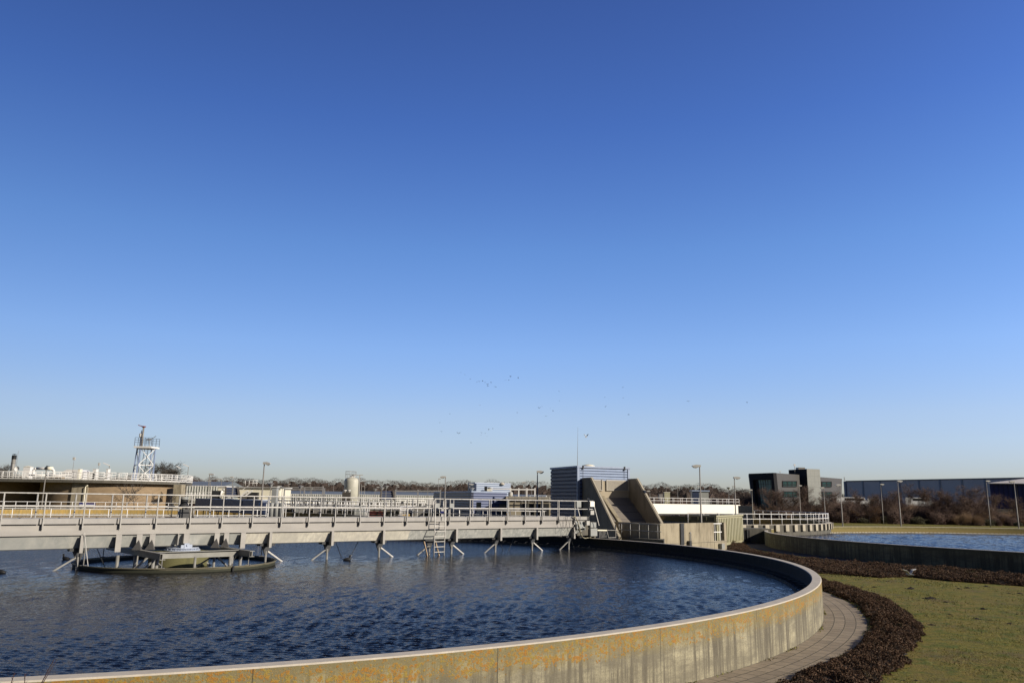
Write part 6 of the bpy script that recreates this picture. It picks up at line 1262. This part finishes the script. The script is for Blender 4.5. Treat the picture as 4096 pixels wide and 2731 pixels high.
outer = [(3200, 2300), (3282, 2318), (3412, 2356), (3519, 2388), (3578, 2412), (3650, 2462), (3705, 2510), (3709, 2560), (3660, 2610), (3650, 2670), (3585, 2690), (3531, 2740), (3440, 2860), (3250, 3100), (2900, 3600)]
ib = []
def ringpt(a, r_): return (C1.x+r_*math.cos(a), C1.y+r_*math.sin(a))
po = gp(outer); a_s = [math.atan2(y-C1.y, x-C1.x) for x, y in (po[0], po[-1])]
rin = lambda t: R1+1.40+.07*math.sin(t*40)+.05*math.sin(t*93)
inner = [ringpt(a_s[1]+(a_s[0]-a_s[1])*i/40, rin(i/40)) for i in range(41)]
bed(po+inner, 4200, .024, .24, 1, 'reddish brown ground cover bed curving along the paved path of the near tank')
p2 = gp([(2908, 2188), (2980, 2172), (3013, 2204), (3074, 2219), (3210, 2238), (3500, 2262), (3704, 2274), (4096, 2308), (4500, 2334), (4500, 2375), (4096, 2345), (3800, 2325), (3640, 2308), (3531, 2312), (3264, 2292), (3180, 2260), (3060, 2228), (2905, 2208)])
bed(p2, 1700, .034, .26, 2, 'dark brown ground cover bed below the wall of the right tank')
p3 = gp([(2912, 2182), (3000, 2152), (3080, 2146), (3075, 2160), (3000, 2168), (2930, 2190)])
bed(p3, 700, .055, .45, 4, 'small brown ground cover bed at the foot of the beige container')
# grass tufts over the lawn
rs = np.random.RandomState(12); n = 420000; P = np.c_[rs.uniform(5, 50, n), 14+60*rs.uniform(0, 1, n)**1.6]; r1_ = np.hypot(P[:, 0]-C1.x, P[:, 1]-C1.y); r2_ = np.hypot(P[:, 0]-C2.x, P[:, 1]-C2.y)
keep = (r1_ > R1+1.5) & (r2_ > R2+3) & (rs.uniform(0, 1, n) < np.clip(28/P[:, 1], .1, 1)) & (vnoise(P, 1.1, 5)+rs.normal(0, .2, n) > -.05); P = P[keep]; n = len(P)
a = rs.uniform(0, 6.28, n); h_ = rs.uniform(.015, .05, n)*np.clip(P[:, 1]/25, 1, 1.5); w_ = .008*np.clip(P[:, 1]/20, 1, 2.5); c_ = np.c_[P, np.zeros(n)]; s_ = np.c_[np.cos(a), np.sin(a), 0*a]*w_[:, None]; tp_ = np.c_[rs.normal(0, .03, n), rs.normal(0, .03, n), h_]
tag(mesh_np('grass_tufts', np.stack([c_-s_, c_+s_, c_+tp_], 1).reshape(-1, 3), 3, 'tuft'), 'short rough grass tufts over the winter lawn', 'grass', kind='stuff')
# weeds in the joint between path and wall
rs = np.random.RandomState(14); n = 5000; a = rs.uniform(-1.9, .3, n); rr_ = np.where(rs.uniform(0, 1, n) < .55, R1+.03+np.abs(rs.normal(0, .04, n)), R1+1.40+rs.normal(0, .05, n)); m_ = np.sin(a*37)+np.sin(a*91+1)+rs.normal(0, .5, n) > .9; a, rr_ = a[m_], rr_[m_]; n = len(a)
c_ = np.c_[C1.x+rr_*np.cos(a), C1.y+rr_*np.sin(a), np.full(n, .012)]; b_ = rs.uniform(0, 6.28, n); s_ = np.c_[np.cos(b_), np.sin(b_), 0*b_]*.02; tp_ = np.c_[rs.normal(0, .03, n), rs.normal(0, .03, n), rs.uniform(.02, .06, n)]
tag(mesh_np('moss', np.stack([c_-s_, c_+s_, c_+tp_], 1).reshape(-1, 3), 3, 'tuft'), 'moss and small weeds along the edges of the paved ring path', 'moss', kind='stuff')
# molehills
rs = np.random.RandomState(21)
for i, (px, py, w_) in enumerate(((3642, 2354, 52), (3723, 2394, 60), (3496, 2348, 26), (3512, 2319, 20), (3835, 2354, 26), (3871, 2351, 34), (3944, 2345, 34), (4001, 2335, 24), (4077, 2373, 30), (3781, 2408, 30), (3735, 2411, 14), (3932, 2435, 40), (3798, 2457, 26), (3907, 2475, 38), (4040, 2494, 34), (3725, 2499, 34), (4068, 2456, 16), (3611, 2312, 16), (3666, 2721, 24), (3611, 2720, 22), (3740, 2371, 16), (3448, 2347, 18), (4035, 2372, 20), (3958, 2480, 16))):
    p = atz(px, py, 0); dist = p.y; R_ = w_*dist/FPX*.32; V = []; F = []; t_ = MB(); nu, nv = 14, 5; H_ = R_*.42
    for j in range(nv+1):
        f = j/nv
        for k_ in range(nu):
            an2 = 2*math.pi*k_/nu; r_ = R_*(1-f)*(1+.22*math.sin(an2*2+i)+rs.normal(0, .10)); V.append((p.x+r_*math.cos(an2), p.y+r_*math.sin(an2)*.8, -.01 if j == 0 else H_*(1-(1-f)**1.6)*(1+rs.normal(0, .13))))
    F = [(j*nu+k_, j*nu+(k_+1) % nu, (j+1)*nu+(k_+1) % nu, (j+1)*nu+k_) for j in range(nv) for k_ in range(nu)]
    t_.add(V, F)
    for _ in range(10):
        a_, r_ = rs.uniform(0, 6.28), R_*rs.uniform(.5, 1.5); s__ = rs.uniform(.015, .05)*R_*3; t_.box(p.x+r_*math.cos(a_)-s__, p.x+r_*math.cos(a_)+s__, p.y+r_*math.sin(a_)-s__, p.y+r_*math.sin(a_)+s__, -.01, s__*1.3)
    tag(t_.build('molehill', 'soil'), 'small dark heap of loose soil on the lawn', 'molehill', 'molehills on the lawn')
# gull low over the lawn
def bird(name, p, span, yaw, dih, mat, label, group=None, cat='bird', pitch=0, asym=1.0):
    V = []; F = []; b = MB(); c_, s_ = math.cos(yaw), math.sin(yaw); G = lambda x, y, z: (p.x+(x*c_-y*s_)*span, p.y+(x*s_+y*c_)*span, p.z+z*span)
    prof = [(-.26, .012), (-.18, .03), (-.05, .055), (.08, .055), (.16, .035), (.21, .03), (.25, .012), (.29, .004)]; nu = 8; V = []
    for x, r_ in prof: V += [G(x, r_*math.cos(2*math.pi*i/nu), r_*math.sin(2*math.pi*i/nu)+(.015 if x > .15 else 0)) for i in range(nu)]
    b.add(V, [(j*nu+i, j*nu+(i+1) % nu, (j+1)*nu+(i+1) % nu, (j+1)*nu+i) for j in range(len(prof)-1) for i in range(nu)])
    for sg in (1, -1):
        k_ = asym if sg < 0 else 1; P = [(.09, .03, .02), (.11, .22*k_, .02+dih*.24), (.05, .50*k_, .02+dih*.30), (-.02, .48*k_, .015+dih*.28), (-.03, .22*k_, .015+dih*.22), (-.07, .03, .015)]
        n = len(P); b.add([G(x, sg*y, z+d_) for d_ in (0, -.012) for x, y, z in P], [tuple(range(n)), tuple(range(2*n-1, n-1, -1))]+[(i, i+n, (i+1) % n+n, (i+1) % n) for i in range(n)])
    return tag(b.build(name, mat), label, cat, group)
p = atz(3640, 2297, .42); bird('gull', p, 1.0, 2.0, .9, 'gull', 'pale grey gull with raised wings flying low over the lawn edge', None, 'gull')
p = at(2344, 1748, 90); bird('gull', p, .75, .8, 1.6, 'gull', 'white gull flying close right of the thin antenna', None, 'gull')
rs = np.random.RandomState(33)
BP = [(259, 72, .5), (289, 87, .6), (328, 118, .8), (376, 142, .5), (391, 137, .9), (417, 133, 1.1), (434, 143, .7), (452, 160, .9), (455, 171, .9), (479, 144, 1.0), (504, 172, .7), (512, 177, 1.0), (582, 127, .8), (606, 126, .9), (619, 102, 1.0), (674, 112, .9), (970, 208, .7), (972, 275, .7), (668, 361, 1.0), (827, 330, 1.1), (848, 317, .6), (907, 331, .6), (927, 350, .8), (876, 387, .8), (1301, 250, .8), (1433, 179, 1.0), (1434, 256, .5), (1304, 319, .8), (1310, 314, .6), (1473, 375, 1.4), (1905, 280, 1.2), (2332, 288, 1.1), (180, 370, .7), (108, 433, .8), (118, 498, 1.0), (243, 514, 1.3), (461, 485, .7), (491, 478, .6), (408, 508, .6), (436, 511, .4), (448, 534, .8), (333, 580, .5)]
for x, y, s_ in BP:
    p = at(1700+x*.5527, 1450+y*.5527, 230); bird('bird', p, .78*s_+.15, rs.uniform(0, 6.28), rs.uniform(-.3, 1.4), 'bird', 'small dark bird of a loose flock far off in the clear sky', 'birds circling far off in the sky')
for x, y, lb in ((398, 309, 'tiny pale bird high left among the dark flock'), (403, 525, 'tiny pale bird among the low dark group of the flock')): bird('gull', at(1700+x*.5527, 1450+y*.5527, 230), .6, rs.uniform(0, 6), .5, 'gull', lb, None, 'gull')
# thin purple stems close to the camera, left corner
for (x0, y0, x1, y1, x2, lb) in ((150, 2760, 218, 2632, 228, 'thin forked purple plant stem in front of the tank wall, tallest of three'), (36, 2760, 58, 2688, 58, 'thin purple plant stem nearest the left corner'), (98, 2760, 100, 2690, 100, 'thin purple plant stem between the two others')):
    Y = 9.2; a, c = at(x0, y0, Y), at(x1, y1, Y); r_ = Vector((a.x-.05, Y-.05, 0)); t = thing('weed_stem', tuple(r_), lb, 'plant', 'plant stems in the left corner'); b = MB().tube(r_, a, .008, .006, 6).tube(a, c, .006, .003, 6)
    if x2 != x1: b.tube(a+Vector((.02, 0, .02)), at(x2, y1+3, Y+.05), .005, .002, 6)
    b.build('stem', 'stem', t); b = MB()
    for f in (.35, .6, .8): q_ = a.lerp(c, f); b.tube(q_, q_+Vector((.02 if f != .6 else -.02, .01, .035)), .003, .001, 5)
    b.build('twig', 'stem', t)
